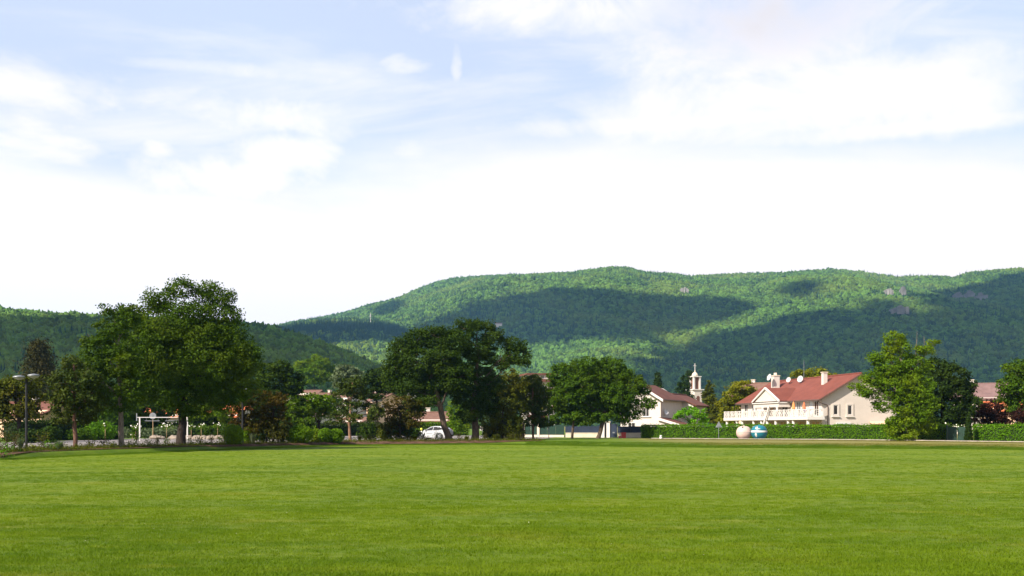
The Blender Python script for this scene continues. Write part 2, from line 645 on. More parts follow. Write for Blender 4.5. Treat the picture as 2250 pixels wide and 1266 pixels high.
def bank_rows(x):
    e = edge(x)
    w = np.clip(1 - np.abs(x) / 70, 0, 1)
    out = []
    for i, t in enumerate(np.linspace(0, 1, 9)):
        y = e + BW * t
        nz = .10 * (fbm(x / 2.1, y / 1.3, 3) - .5) * math.sin(math.pi * t) * w
        out.append((y, G * t * t * (3 - 2 * t) + nz))
    return out


def ground_rows(x):
    e = edge(x)
    out = []
    for i, d in enumerate((BW, 6, 9, 14, 20, 30, 45, 70, 110, 180, 300, 500, 900, 1800, 3200, 5400)):
        y = e * (1 - min(1, d / 300)) + 60 * min(1, d / 300) + d
        out.append((y, np.full_like(x, G)))
    return out


lawn = sheet('lawn', lawn_rows, 'lawn')
bank = sheet('grass_bank', bank_rows, 'rough_grass')
ground = sheet('ground', ground_rows, 'rough_grass')


def strip(name, front, back, material, dz, n=120, smooth_z=True):
    """sheet between two (px,Y) polylines, laid dz above the ground"""
    fr = np.array([(X(p, y), y) for p, y in front])
    bk = np.array([(X(p, y), y) for p, y in back])

    def resamp(a):
        d = np.concatenate(([0], np.cumsum(np.hypot(*np.diff(a, axis=0).T))))
        s = np.linspace(0, d[-1], n)
        return np.stack([np.interp(s, d, a[:, 0]), np.interp(s, d, a[:, 1])], 1)
    a, b = resamp(fr), resamp(bk)
    m = 16
    rows = []
    for t in np.linspace(0, 1, m):
        r = a * (1 - t) + b * t
        if t in (0, 1):
            r[:, 1] += .5 * (fbm(r[:, 0] / 1.5, r[:, 1] / 3 + t * 50, 3) - .5)
        rows.append(np.column_stack([r, gz(r[:, 0], r[:, 1]) + dz]))
    V = np.concatenate(rows)
    q = []
    for i in range(m - 1):
        k = np.arange(n - 1) + i * n
        q.append(np.stack([k, k + 1, k + 1 + n, k + n], 1))
    o = link(name, np_mesh(name, V, [np.concatenate(q)]), material, smooth=True)
    return tag(o, kind='structure')


strip('car_park', [(-150, 58), (60, 67), (200, 71), (450, 81.5), (620, 91), (800, 102), (1000, 106), (1190, 115)],
      [(-150, 84), (100, 97), (300, 118), (450, 128), (800, 150), (1100, 158), (1260, 160)], 'asphalt', .008)
strip('soil_bed', [(-120, 49), (0, 54.3), (150, 61.2), (300, 67.2), (450, 75.4), (600, 83), (750, 91.4), (900, 95.6), (1050, 99.2), (1190, 98.5)],
      [(-120, 57), (60, 66), (200, 70.3), (450, 80.8), (620, 90), (800, 101), (1000, 105), (1185, 113)], 'soil', .045)
strip('road', [(1425, 114), (1600, 109.6), (1800, 105.2), (1970, 99.4), (2250, 89.4), (2500, 82)],
      [(1425, 118), (1600, 113.2), (1800, 108.6), (1970, 102.6), (2250, 92.4), (2500, 85)], 'lane', .008)
# kerb along the road
kp = [(1432, 112.2), (1500, 110.6), (1600, 108.4), (1800, 104), (1970, 98.2), (2250, 88.2), (2500, 81)]
kerb_pts = [Vector((X(p, y), y, G)) for p, y in kp]
mb = MB()
for i in range(len(kerb_pts) - 1):
    a, b = kerb_pts[i], kerb_pts[i + 1]
    d = (b - a).normalized()
    nrm = Vector((d.y, -d.x, 0)) * .13
    k = max(1, int((b - a).length / 1.0))
    for j in range(k):
        p = a + (b - a) * (j / k)
        q = a + (b - a) * ((j + .985) / k)
        up = Vector((0, 0, .15 + .015 * random.random()))
        dn = Vector((0, 0, -.1))
        mb.add([p + nrm + dn, q + nrm + dn, q - nrm + dn, p - nrm + dn, p + nrm + up, q + nrm + up, q - nrm + up, p - nrm + up],
               [(0, 3, 2, 1), (4, 5, 6, 7), (0, 1, 5, 4), (1, 2, 6, 5), (2, 3, 7, 6), (3, 0, 4, 7)])
tag(mb.build('kerb', 'kerb'), kind='structure')

# ------------------------------------------------------------------ hills
m_, t_, out_ = new_mat('forest_floor')
b_ = principled(t_, out_, .9, .05)
t_.link(t_.mix(t_.noise(t_.n('ShaderNodeNewGeometry').outputs['Position'], .02, 4), (.018, .032, .010), (.040, .062, .016)), b_.inputs['Base Color'])


class Fan:
    """a wooded slope that rises from a foot line to a ridge line"""
    def __init__(self, ridge, Yf, Yr, amp, canopy, nscale):
        self.r = np.array(ridge, float)
        self.Yf, self.Yr, self.amp, self.can, self.ns = Yf, Yr, amp, canopy, nscale

    def pos(self, px, t):
        px, t = np.asarray(px, float), np.asarray(t, float)
        yr = np.interp(px, self.Yr[0], self.Yr[1])
        yf = np.interp(px, self.Yf[0], self.Yf[1])
        Y = yf + (yr - yf) * t
        zr = CH + (HZ - np.interp(px, self.r[:, 0], self.r[:, 1])) / F * yr - self.can
        tt = np.minimum(t, 1)
        s = tt * (1.15 - .15 * tt * tt) - np.maximum(t - 1, 0) * 1.0
        Xw = (px - 1125) / F * Y
        z = G + (zr - G) * s
        z = z + self.amp * (fbm(Xw / self.ns + 5, Y / self.ns / 1.5 + 3, 4) - .5) * 2 * np.sin(math.pi * np.clip(t, 0, 1)) ** 1.0
        return np.stack([Xw, Y, z], -1)

    def mesh(self, name, p0, p1, np_, nt):
        px = np.linspace(p0, p1, np_)
        tt = np.linspace(0, 1.3, nt)
        V = np.concatenate([self.pos(px, np.full_like(px, t)) for t in tt])
        q = []
        for i in range(nt - 1):
            k = np.arange(np_ - 1) + i * np_
            q.append(np.stack([k, k + 1, k + 1 + np_, k + np_], 1))
        o = link(name, np_mesh(name, V, [np.concatenate(q)]), 'forest_floor', smooth=True)
        return tag(o, kind='structure')

    def points(self, n, p0, p1, r):
        px = r.uniform(p0, p1, n * 3)
        t = r.uniform(0.0, 1.06, n * 3)
        q = self.pos(px, t)
        keep = r.random(n * 3) < q[:, 1] / q[:, 1].max() * .9
        return px[keep][:n], t[keep][:n], q[keep][:n]

    def find(self, px, py):
        """point of the slope seen at a photo position"""
        t = np.linspace(0, 1, 400)
        q = self.pos(np.full_like(t, px), t)
        v = HZ - (q[:, 2] + self.can - CH) / q[:, 1] * F
        v = np.minimum.accumulate(v)
        i = int(np.argmin(np.abs(v - py)))
        return Vector(q[i])


far = Fan([(-900, 740), (200, 740), (450, 730), (590, 718), (640, 706), (700, 697), (760, 685), (815, 667), (870, 654), (920, 633), (960, 618), (1000, 611), (1050, 606), (1150, 602),
           (1250, 598), (1300, 591), (1340, 587), (1380, 588), (1420, 598), (1475, 601), (1520, 607), (1600, 602), (1680, 599), (1750, 596), (1800, 591), (1830, 589), (1900, 597),
           (1970, 607), (2060, 605), (2095, 608), (2130, 598), (2190, 592), (2250, 589), (2400, 580), (2700, 600), (3300, 640)],
          ([0, 3000], [1350, 1350]), ([400, 1000, 3000], [3600, 3250, 3100]), 70, 9, 420)
mid = Fan([(100, 790), (480, 738), (560, 725), (640, 709), (700, 700), (760, 698), (830, 702), (870, 711), (905, 722), (960, 745), (1020, 780), (1090, 835), (1200, 890)],
          ([0, 3000], [1250, 1250]), ([0, 3000], [2250, 2250]), 22, 9, 350)
near = Fan([(-1500, 640), (-700, 655), (-100, 672), (0, 679), (60, 684), (150, 690), (200, 694), (300, 698), (400, 706), (500, 711), (560, 716), (600, 722), (650, 735), (700, 752),
            (760, 776), (820, 799), (870, 822), (950, 855), (1050, 885), (1150, 905)],
           ([-1500, 1200], [520, 480]), ([-1500, 0, 1150], [1300, 1250, 850]), 14, 7, 170)
far.mesh('mountain', -300, 2700, 260, 60)
mid.mesh('foothill', 100, 1200, 110, 40)
near.mesh('hill', -900, 1150, 150, 50)

# tree shapes that the woods are made of (never drawn on their own)
SRC = bpy.data.collections.new('forest_shapes')


def src_obj(name, me, material, coll):
    me.materials.append(MATS[material])
    o = bpy.data.objects.new(name, me)
    coll.objects.link(o)
    return o


def crown_shape(seed, tall, r_):
    bm = bmesh.new()
    bmesh.ops.create_icosphere(bm, subdivisions=3, radius=1.0)
    off = Vector((seed * 7.3, seed * 3.1, 1.7))
    for v in bm.verts:
        d = v.co.normalized()
        k = 1 + .55 * mnoise.noise(d * 1.6 + off) + .42 * mnoise.noise(d * 4.0 + off) + .22 * mnoise.noise(d * 9 + off)
        v.co = Vector((d.x * k, d.y * k, d.z * k * tall + tall * .75))
    me = bpy.data.meshes.new('wood_crown')
    bm.to_mesh(me)
    bm.free()
    return me


def conifer_shape(seed):
    rr = random.Random(seed)
    mb = MB()
    n = 11
    L = 7
    for i in range(L):
        z0 = .25 + 2.3 * i / L
        r0 = .62 * (1 - i / (L + .3))
        vs = [(0, 0, z0 + .62)]
        for k in range(n):
            a = 2 * math.pi * (k + rr.random() * .6) / n
            r = r0 * rr.uniform(.55, 1.25)
            vs.append((r * math.cos(a), r * math.sin(a), z0 - rr.uniform(0, .18)))
        mb.add(vs, [(0, 1 + k, 1 + (k + 1) % n) for k in range(n)])
    me = bpy.data.meshes.new('wood_conifer')
    me.from_pydata(mb.v, [], mb.f)
    return me


for i in range(5):
    src_obj('a_crown_%d' % i, crown_shape(i + 1, .85 + .12 * (i % 3), rng), 'forest_leaf', SRC)
for i in range(3):
    src_obj('b_conifer_%d' % i, conifer_shape(i), 'forest_needle', SRC)


def instancer(name, pts, rotz, scl, idx, coll, tilt=None):
    me = bpy.data.meshes.new(name)
    me.vertices.add(len(pts))
    me.vertices.foreach_set('co', np.ascontiguousarray(pts, np.float32).ravel())
    rot = np.zeros((len(pts), 3), np.float32)
    rot[:, 2] = rotz
    if tilt is not None:
        rot[:, :2] = tilt
    a = me.attributes.new('rot', 'FLOAT_VECTOR', 'POINT')
    a.data.foreach_set('vector', rot.ravel())
    a = me.attributes.new('scl', 'FLOAT_VECTOR', 'POINT')
    a.data.foreach_set('vector', np.ascontiguousarray(scl, np.float32).ravel())
    a = me.attributes.new('idx', 'INT', 'POINT')
    a.data.foreach_set('value', np.ascontiguousarray(idx, np.int32))
    o = bpy.data.objects.new(name, me)
    C.objects.link(o)
    ng = bpy.data.node_groups.new(name + '_nodes', 'GeometryNodeTree')
    ng.interface.new_socket('Geometry', in_out='INPUT', socket_type='NodeSocketGeometry')
    ng.interface.new_socket('Geometry', in_out='OUTPUT', socket_type='NodeSocketGeometry')
    N = ng.nodes
    gi, go = N.new('NodeGroupInput'), N.new('NodeGroupOutput')
    ip = N.new('GeometryNodeInstanceOnPoints')
    ci = N.new('GeometryNodeCollectionInfo')
    ci.inputs['Collection'].default_value = coll
    ci.inputs['Separate Children'].default_value = True
    ci.inputs['Reset Children'].default_value = True

    def attr(nm, ty):
        q = N.new('GeometryNodeInputNamedAttribute')
        q.data_type = ty
        q.inputs['Name'].default_value = nm
        return q.outputs['Attribute']
    e2r = N.new('FunctionNodeEulerToRotation')
    ng.links.new(attr('rot', 'FLOAT_VECTOR'), e2r.inputs[0])
    ng.links.new(gi.outputs[0], ip.inputs['Points'])
    ng.links.new(ci.outputs[0], ip.inputs['Instance'])
    ip.inputs['Pick Instance'].default_value = True
    ng.links.new(attr('idx', 'INT'), ip.inputs['Instance Index'])
    ng.links.new(e2r.outputs[0], ip.inputs['Rotation'])
    ng.links.new(attr('scl', 'FLOAT_VECTOR'), ip.inputs['Scale'])
    ng.links.new(ip.outputs[0], go.inputs[0])
    md = o.modifiers.new('scatter', 'NODES')
    md.node_group = ng
    return tag(o, kind='stuff')


def wood(name, fan, n, p0, p1, smin, smax, label, conif):
    r_ = np.random.default_rng(len(name))
    px, t, q = fan.points(n, p0, p1, r_)
    n = len(px)
    cn = fbm(q[:, 0] / 160 + 9, q[:, 1] / 160, 3)
    isc = r_.random(n) < conif(t, cn, px)
    s = smin * .8 + (smax * 1.25 - smin * .8) * r_.random(n) ** 1.7
    idx = np.where(isc, 5 + r_.integers(0, 3, n), r_.integers(0, 5, n))
    scl = np.stack([s * r_.uniform(.85, 1.15, n), s * r_.uniform(.85, 1.15, n), s * r_.uniform(.8, 1.2, n)], 1)
    q[:, 2] -= .5
    o = instancer(name, q, r_.uniform(0, 6.28, n), scl, idx, SRC)
    return tag(o, label, 'forest')


wood('mountain_forest', far, 225000, -150, 2500, 3.0, 4.8, 'dense green forest covering the long far mountain ridge',
     lambda t, c, px: np.where(c > .66, .35, .04) + np.where(t > .93, .15, 0))
wood('foothill_forest', mid, 40000, 250, 1150, 2.9, 4.5, 'forest with dark conifers on the low shoulder before the mountain',
     lambda t, c, px: np.where(t > .62, .72, .12) + np.where(c > .6, .3, 0))
wood('hill_forest', near, 44000, -420, 1120, 2.5, 4.3, 'darker leafy forest on the near rounded hill behind the village',
     lambda t, c, px: np.where(c > .70, .25, .006))

# bare rock showing through the forest, and the mast
for i, (px, py, wd, ht, lab) in enumerate(((2102, 650, 20, 13, 'pale grey cliff at the shaded crest, nearest the sunlit slope'), (2128, 648, 20, 16, 'pale grey cliff at the shaded crest, middle one of three'),
                                       (2152, 652, 26, 13, 'pale grey cliff at the shaded crest, deepest in the shadow'),
                                       (1974, 680, 34, 12, 'pale rock face low on the sunlit slope, below the tree line gap'), (1950, 638, 16, 8, 'small pale rock on the sunlit upper slope'),
                                       (1981, 640, 9, 12, 'narrow pale rock spike on the sunlit upper slope'), (1502, 636, 18, 12, 'small pinkish rock patch on the shaded mountain shoulder'))):
    p = far.find(px, py + 3)
    r2 = random.Random(i + 5)
    mb = MB()
    nx = 11
    for k in range(nx):
        x0 = -wd / 2 + wd * k / nx
        h = 5 + ht * r2.uniform(.25, 1.0) * (1 - .6 * abs(2 * k / (nx - 1) - 1))
        y = r2.uniform(-3, 3)
        mb.prism([(x0 - r2.uniform(0, 1.5), y - 4), (x0 + wd / nx + r2.uniform(0, 1.5), y - 4 - r2.uniform(0, 2)), (x0 + wd / nx, y + 12), (x0, y + 12)], 2, -4, h)
    o = mb.build('rock_cliff', 'cliff', loc=p + Vector((0, -9, 5)))
    tag(o, lab, 'cliff', 'cliffs on the mountain')
p = mid.find(815, 706)
root = empty('radio_mast', p + Vector((0, -6, 0)), 0, 'thin white radio mast standing on the forested mountain shoulder', 'mast')
MB().tube([(0, 0, 0), (0, 0, 16), (0, 0, 27)], [.9, .7, .35], 6).build('pole', 'trim_white', root)
MB().tube([(0, 0, 17), (0, 0, 23)], [1.3, 1.3], 8).build('antenna', 'trim_white', root)
p = far.find(1096, 711)
root = empty('farmhouse', p + Vector((0, -16, 6)), 0, 'tiny pale farmhouse with tan roof high on the shaded mountain', 'house')
MB().box(-7, -3, -6, 7, 3, 1.5).build('wall', 'wall_cream', root)
MB().prism([(-3.5, 1.5), (3.5, 1.5), (0, 3.6)], 0, -7.5, 7.5).build('roof', 'roof_pink', root)

# ------------------------------------------------------------------ unseen clouds, outlined to shade the slopes
CLOUD_Z = 2100.0


def cloud(name, fan, poly, label, puff=75.0):
    """unseen cumulus at cloud height, outlined from the shade it has to cast on the slope"""
    out = []
    k = len(poly)
    for i in range(k):
        a, b = Vector((*poly[i], 0)), Vector((*poly[(i + 1) % k], 0))
        for j in range(6):
            c = a.lerp(b, j / 6)
            q = fan.find(c.x, c.y)
            q = q + SUN * ((CLOUD_Z - q.z) / SUN.z)
            out.append((q.x, q.y))
    A = np.array(out)
    lo, hi = A.min(0), A.max(0)
    r_ = np.random.default_rng(k)
    g = np.stack(np.meshgrid(np.arange(lo[0], hi[0], puff * .62), np.arange(lo[1], hi[1], puff * .62)), -1).reshape(-1, 2)
    g = g + r_.uniform(-.25, .25, g.shape) * puff
    ins = np.zeros(len(g), bool)
    j = len(A) - 1
    for i in range(len(A)):
        c = (A[i, 1] > g[:, 1]) != (A[j, 1] > g[:, 1])
        with np.errstate(divide='ignore', invalid='ignore'):
            xx = (A[j, 0] - A[i, 0]) * (g[:, 1] - A[i, 1]) / (A[j, 1] - A[i, 1]) + A[i, 0]
        ins ^= c & (g[:, 0] < xx)
        j = i
    g = g[ins]
    bm = bmesh.new()
    bmesh.ops.create_icosphere(bm, subdivisions=2, radius=1.0)
    v0 = np.array([v.co for v in bm.verts])
    f0 = np.array([[v.index for v in f.verts] for f in bm.faces])
    bm.free()
    V, T = [], []
    for i, (x, y) in enumerate(g):
        rad = puff * r_.uniform(.45, .85)
        w = v0 * (1 + .25 * (r_.random((len(v0), 1)) - .5)) * [rad, rad, rad * .7]
        w[:, 2] = np.maximum(w[:, 2], -rad * .25)
        V.append(w + [x, y, CLOUD_Z])
        T.append(f0 + i * len(v0))
    if not V:
        return
    o = link(name, np_mesh(name, np.concatenate(V), [np.concatenate(T)]), 'cloud', smooth=True)
    tag(o, label, 'cloud', kind='stuff')


m_, t_, out_ = new_mat('cloud')
d_ = t_.n('ShaderNodeBsdfDiffuse')
d_.inputs[0].default_value = (.9, .9, .9, 1)
tr_ = t_.n('ShaderNodeBsdfTranslucent')
tr_.inputs[0].default_value = (.9, .9, .92, 1)
mx_ = t_.n('ShaderNodeMixShader')
mx_.inputs[0].default_value = .35
t_.link(d_.outputs[0], mx_.inputs[1])
t_.link(tr_.outputs[0], mx_.inputs[2])
t_.link(mx_.outputs[0], out_.inputs[0])

cloud('cloud', far, [(930, 712), (1000, 690), (1060, 668), (1150, 645), (1240, 632), (1330, 640), (1400, 655), (1520, 650), (1600, 660), (1640, 672), (1560, 694), (1500, 716), (1430, 738), (1370, 742),
                     (1290, 733), (1200, 742), (1100, 750), (1000, 735)], 'long unseen cumulus cloud shading the upper mountain slope')
cloud('cloud', far, [(1330, 925), (1400, 855), (1450, 795), (1550, 752), (1640, 724), (1700, 704), (1760, 690), (1850, 684), (1950, 690), (2030, 692), (2085, 684), (2062, 655), (2110, 632), (2170, 622), (2240, 600),
                     (2330, 590), (2560, 640), (2560, 925)], 'broad unseen cumulus cloud shading the lower mountain slope')
cloud('cloud', far, [(1735, 622), (1780, 616), (1800, 630), (1770, 646), (1735, 642)], 'small unseen cumulus puff shading the sunlit crest', 45)
cloud('cloud', far, [(1895, 662), (1940, 655), (1985, 668), (1985, 684), (1920, 684)], 'small unseen cumulus puff shading the lower crest', 45)
cloud('cloud', far, [(830, 690), (850, 665), (885, 660), (880, 680)], 'tiny unseen cumulus puff shading the descending ridge', 45)
cloud('cloud', mid, [(560, 770), (560, 728), (700, 706), (880, 716), (930, 750), (860, 740), (740, 742)], 'unseen cumulus bank shading the mountain shoulder')
cloud('cloud', near, [(-300, 910), (-300, 735), (-100, 728), (0, 718), (60, 712), (140, 704), (230, 700), (320, 702), (400, 707), (480, 709), (560, 714), (600, 720), (650, 733), (700, 750), (760, 774), (820, 797), (870, 820), (950, 853), (1050, 883), (1080, 910)], 'unseen cumulus bank widened to dim the near hill up to its crest', 60)

# ------------------------------------------------------------------ air between here and the mountain
hz = MB().box(-4700, -600, -1.3, 4700, 5700, 640).build('haze', None)
hm = bpy.data.materials.new('haze')
hm.use_nodes = True
hm.node_tree.nodes.clear()
ht = NT(hm.node_tree)
ho = ht.n('ShaderNodeOutputMaterial')
hv = ht.n('ShaderNodeVolumePrincipled')
hv.inputs['Color'].default_value = (.27, .60, 1.0, 1)
hv.inputs['Density'].default_value = .000072
hv.inputs['Anisotropy'].default_value = .2
ht.link(hv.outputs[0], ho.inputs['Volume'])
hz.data.materials.append(hm)
tag(hz, 'thin bluish haze in the air across the valley', 'haze', kind='stuff')

# ------------------------------------------------------------------ foliage
def leaf_quads(cen, out_dir, size, r_, aspect=.62, up=.5, droop=0.0):
    """a diamond-shaped leaf at every centre"""
    n = len(cen)
    nrm = r_.normal(size=(n, 3)) * .8 + out_dir * .7 + np.array([0, 0, up])
    nrm /= np.linalg.norm(nrm, axis=1, keepdims=True) + 1e-9
    a = np.cross(nrm, r_.normal(size=(n, 3)))
    a /= np.linalg.norm(a, axis=1, keepdims=True) + 1e-9
    a[:, 2] -= droop
    b = np.cross(nrm, a)
    s = (size * r_.uniform(.6, 1.35, n))[:, None] * .5
    V = np.stack([cen - a * s, cen + b * s * aspect, cen + a * s, cen - b * s * aspect], 1).reshape(-1, 3)
    return V, np.arange(4 * n).reshape(-1, 4)


def lobe_clumps(lobes, r_, per_m2, shell=.35, squash=1.0):
    """clump centres spread through ellipsoid lobes (cx,cy,cz,rx,ry,rz), denser towards the shell"""
    cs, ds, ws = [], [], []
    for (cx, cy, cz, rx, ry, rz) in lobes:
        n = max(4, int(per_m2 * rx * rz * math.pi))
        d = r_.normal(size=(n, 3))
        d /= np.linalg.norm(d, axis=1, keepdims=True)
        rr = r_.uniform(shell, 1.0, n) ** .5
        nz = fbm(d[:, 0] * 2 + cx, d[:, 2] * 2 + cz + d[:, 1], 2)
        rr = rr * (.74 + .5 * nz)
        p = d * rr[:, None] * np.array([rx, ry, rz]) + np.array([cx, cy, cz])
        cs.append(p)
        ds.append(d)
    return np.concatenate(cs), np.concatenate(ds)


def foliage(name, lobes, material, parent, leaf, dens, seed, clump=.34, up=.5, droop=0.0, aspect=.62, shell=.35, per_clump=42):
    r_ = np.random.default_rng(seed)
    c, d = lobe_clumps(lobes, r_, dens / per_clump, shell)
    m = len(c)
    rad = clump * r_.uniform(.55, 1.45, m)
    k = per_clump
    o = np.clip(r_.normal(size=(m, k, 3)), -1.45, 1.45) * rad[:, None, None] * np.array([.62, .62, .42])
    cen = (c[:, None, :] + o).reshape(-1, 3)
    od = np.repeat(d, k, axis=0)
    V, q = leaf_quads(cen, od, leaf, r_, aspect, up, droop)
    return link(name, np_mesh(name, V, [q]), material, parent), c


def trunk_mesh(name, paths, material, parent, sides=9):
    mb = MB()
    for pts, rad, n in paths:
        mb.tube(pts, rad, n, cap=True)
    me = bpy.data.meshes.new(name)
    me.from_pydata(mb.v, [], mb.f)
    return link(name, me, material, parent, smooth=True)


def bend(a, b, r_, k=4, amt=.08, sag=0.0):
    a, b = Vector(a), Vector(b)
    L = (b - a).length
    out = []
    for i in range(k + 1):
        t = i / k
        p = a.lerp(b, t)
        w = math.sin(math.pi * t) * amt * L
        p += Vector((r_.uniform(-w, w), r_.uniform(-w, w), r_.uniform(-w, w) * .5 + math.sin(math.pi * t) * sag * L))
        out.append(p)
    return out


SEED = [100]


DK = 2.25


def tree(name, label, cat, Y, trunk, lobes, leafm, barkm, leaf=.20, dens=190, group=None, depth=.9, clump=.34, up=.5, droop=0.0, base=None, twigs=40, aspect=.62,
         shell=.35, bare=(), stems=()):
    """trunk: [(px,py,width px)], lobes: [(px,py,rx,ry[,dy])] read off the photograph at distance Y"""
    SEED[0] += 1
    r_ = random.Random(SEED[0])
    s = Y / F
    p0 = P(trunk[0][0], trunk[0][1], Y)
    zb = float(gz(p0.x, p0.y)) if base is None else base
    org = Vector((p0.x, p0.y, zb))
    root = empty(name, org, 0, label, cat, group)
    tp = [P(a, b, Y) - org for a, b, w in trunk]
    tp[0].z = -.12
    tr = [w * s * .5 for a, b, w in trunk]
    # flare at the foot
    pts = [tp[0], tp[0].lerp(tp[1], .06) if len(tp) > 1 else tp[0]]
    rad = [tr[0] * 1.5, tr[0] * 1.08]
    for i in range(len(tp) - 1):
        for j in range(1, 4):
            q = tp[i].lerp(tp[i + 1], j / 3)
            w = tr[i] * (1 - j / 3) + tr[i + 1] * j / 3
            pts.append(q + Vector((r_.uniform(-1, 1), r_.uniform(-1, 1), 0)) * w * .25)
            rad.append(w)
    paths = [(pts, rad, 10)]
    L3 = []
    for lb in lobes:
        px, py, rx, ry = lb[:4]
        dy = lb[4] if len(lb) > 4 else r_.uniform(-.55, .55) * depth * rx * s
        c = P(px, py, Y + dy) - org
        L3.append((c.x, c.y, c.z, rx * s, rx * s * depth, ry * s))
    for (cx, cy, cz, rx, ry, rz) in L3:
        c = Vector((cx, cy, cz))
        # leave the trunk below the lobe
        k = min(range(len(pts)), key=lambda i: (pts[i] - (c - Vector((0, 0, abs(c.x - pts[-1].x) * .7 + rz)))).length + (3 if i < 3 else 0))
        k = max(k, len(pts) // 2)
        a = pts[k]
        r0 = min(rad[k] * .6, .04 + .05 * math.sqrt(rx))
        bp = bend(a, c, r_, 4, .07)
        paths.append((bp, [r0 * (1 - .75 * i / 4) for i in range(5)], 6))
        for j in range(max(2, int(twigs * rx * rz / 12))):
            d = Vector((r_.gauss(0, 1), r_.gauss(0, 1), r_.gauss(.35, .8))).normalized()
            e = c + Vector((d.x * rx, d.y * ry, d.z * rz)) * r_.uniform(.65, 1.0)
            f = bp[r_.choice((2, 3, 4))]
            bq = bend(f, e, r_, 2, .06)
            paths.append((bq, [r0 * .3, r0 * .2, .006], 4))
    for (a, b, c, d, w) in bare:
        paths.append((bend(P(a, b, Y) - org, P(c, d, Y) - org, r_, 3, .04), [w * s * .5, w * s * .4, w * s * .3, .01], 5))
    for (a, b, c, d, w) in stems:
        q0 = P(a, b, Y) - org
        q0.z = -.1
        paths.append((bend(q0, P(c, d, Y) - org, r_, 3, .03), [w * s * .5, w * s * .45, w * s * .4, w * s * .3], 7))
    trunk_mesh('trunk', paths, barkm, root)
    foliage('crown', L3, leafm, root, leaf, dens * DK, SEED[0], clump, up, droop, aspect, shell)
    return root


def conifer(name, label, Y, px, pytop, pybase, wpx, leafm, group=None, cat='conifer', levels=16, seed=1, leaf=.5):
    """spire of drooping branch sprays"""
    s = Y / F
    r_ = np.random.default_rng(seed)
    base = Vector((X(px, Y), Y, G))
    H = Z(pytop, Y) - G
    zb = max(.2, Z(pybase, Y) - G)
    root = empty(name, base, 0, label, cat, group)
    trunk_mesh('trunk', [([(0, 0, -.1), (0, 0, H * .5), (0, 0, H * .97)], [H * .02 + .06, H * .012 + .03, .02], 7)], 'bark_dark', root)
    cs, ds = [], []
    rr0 = wpx * s * .62
    for i in range(levels):
        t = i / (levels - 1)
        z = zb + (H - zb) * t
        rr = wpx * s * .62 * (1 - t) + .12
        nb = 13
        for k in range(nb):
            a = 2 * math.pi * (k + r_.random()) / nb
            L = rr * r_.uniform(.7, 1.15)
            for u in np.linspace(.25, 1, 5):
                cs.append((L * u * math.cos(a), L * u * math.sin(a), z - .22 * L * u * u + r_.uniform(-.1, .1)))
                ds.append((math.cos(a), math.sin(a), .2))
    cs, ds = np.array(cs), np.array(ds)
    k = 9
    o = r_.normal(size=(len(cs), k, 3)) * np.array([.24, .24, .14]) * (rr0 / 2.2)
    cen = (cs[:, None, :] + o).reshape(-1, 3)
    V, q = leaf_quads(cen, np.repeat(ds, k, 0), leaf, r_, .35, .2, .3)
    link('crown', np_mesh('crown', V, [q]), leafm, root)
    return root


# --- big trees along the lawn
tree('ash_tree', 'tallest tree, open airy green crown on a thick dark trunk beside the white height barrier', 'tree', 76,
     [(397, 980, 22), (400, 905, 17), (397, 850, 15), (405, 790, 11), (410, 720, 7)],
     [(400, 637, 34, 24), (350, 660, 36, 26), (455, 642, 34, 22), (490, 660, 26, 26), (330, 700, 55, 34), (425, 690, 62, 34), (505, 695, 24, 26), (310, 755, 62, 46), (400, 765, 75, 52),
      (500, 752, 54, 48), (340, 825, 66, 44), (445, 825, 76, 46), (530, 795, 42, 46), (305, 862, 46, 30), (385, 872, 52, 26), (470, 868, 55, 30), (420, 905, 36, 16), (530, 850, 34, 34), (545, 775, 22, 30), (370, 730, 70, 40), (450, 735, 60, 40), (350, 790, 70, 44), (460, 790, 70, 44)],
     'leaf_ash', 'bark_dark', leaf=.17, dens=270, clump=.44, shell=.2)
tree('ash_tree', 'tall slender tree with bare pale trunk between the lone pine and the tallest tree', 'tree', 70,
     [(268, 986, 13), (266, 930, 11), (264, 870, 9), (258, 790, 7), (262, 720, 4)],
     [(236, 682, 16, 14), (275, 676, 18, 16), (285, 700, 30, 26), (248, 722, 38, 30), (214, 758, 36, 38), (200, 815, 42, 38), (262, 790, 48, 46), (232, 865, 44, 28), (290, 850, 38, 34), (262, 893, 26, 14)],
     'leaf_ash', 'bark_grey', leaf=.17, dens=270, clump=.34, shell=.2)
tree('oak_tree', 'broad dark oak on a curved trunk beside the white car', 'tree', 104,
     [(987, 972, 16), (976, 935, 13), (967, 895, 12), (955, 850, 10), (945, 800, 6)],
     [(880, 768, 30, 24), (915, 748, 32, 24), (960, 742, 38, 26), (868, 806, 30, 28), (920, 798, 45, 36), (972, 792, 45, 40), (898, 848, 42, 26), (958, 850, 50, 30), (1000, 752, 36, 28),
      (860, 838, 24, 22), (935, 880, 30, 14), (1000, 830, 40, 40)],
     'leaf_oak', 'bark', leaf=.21, dens=240, clump=.42)
tree('oak_tree', 'spreading dark oak with ragged open top, straight trunk right of the white car', 'tree', 107,
     [(1043, 970, 17), (1044, 925, 14), (1042, 880, 12), (1046, 830, 9), (1050, 770, 6)],
     [(1018, 722, 36, 20), (1046, 714, 24, 13), (1076, 716, 11, 10), (1086, 742, 26, 18), (1052, 768, 38, 28), (1130, 758, 26, 18), (1147, 783, 20, 22), (1100, 790, 34, 20), (1050, 830, 45, 36),
      (1030, 872, 42, 28), (1085, 846, 30, 24), (1012, 800, 40, 38), (1068, 885, 34, 28), (1035, 912, 30, 16)],
     'leaf_oak', 'bark', leaf=.21, dens=220, clump=.38, bare=((1085, 800, 1140, 770, 3), (1080, 790, 1120, 830, 2)))
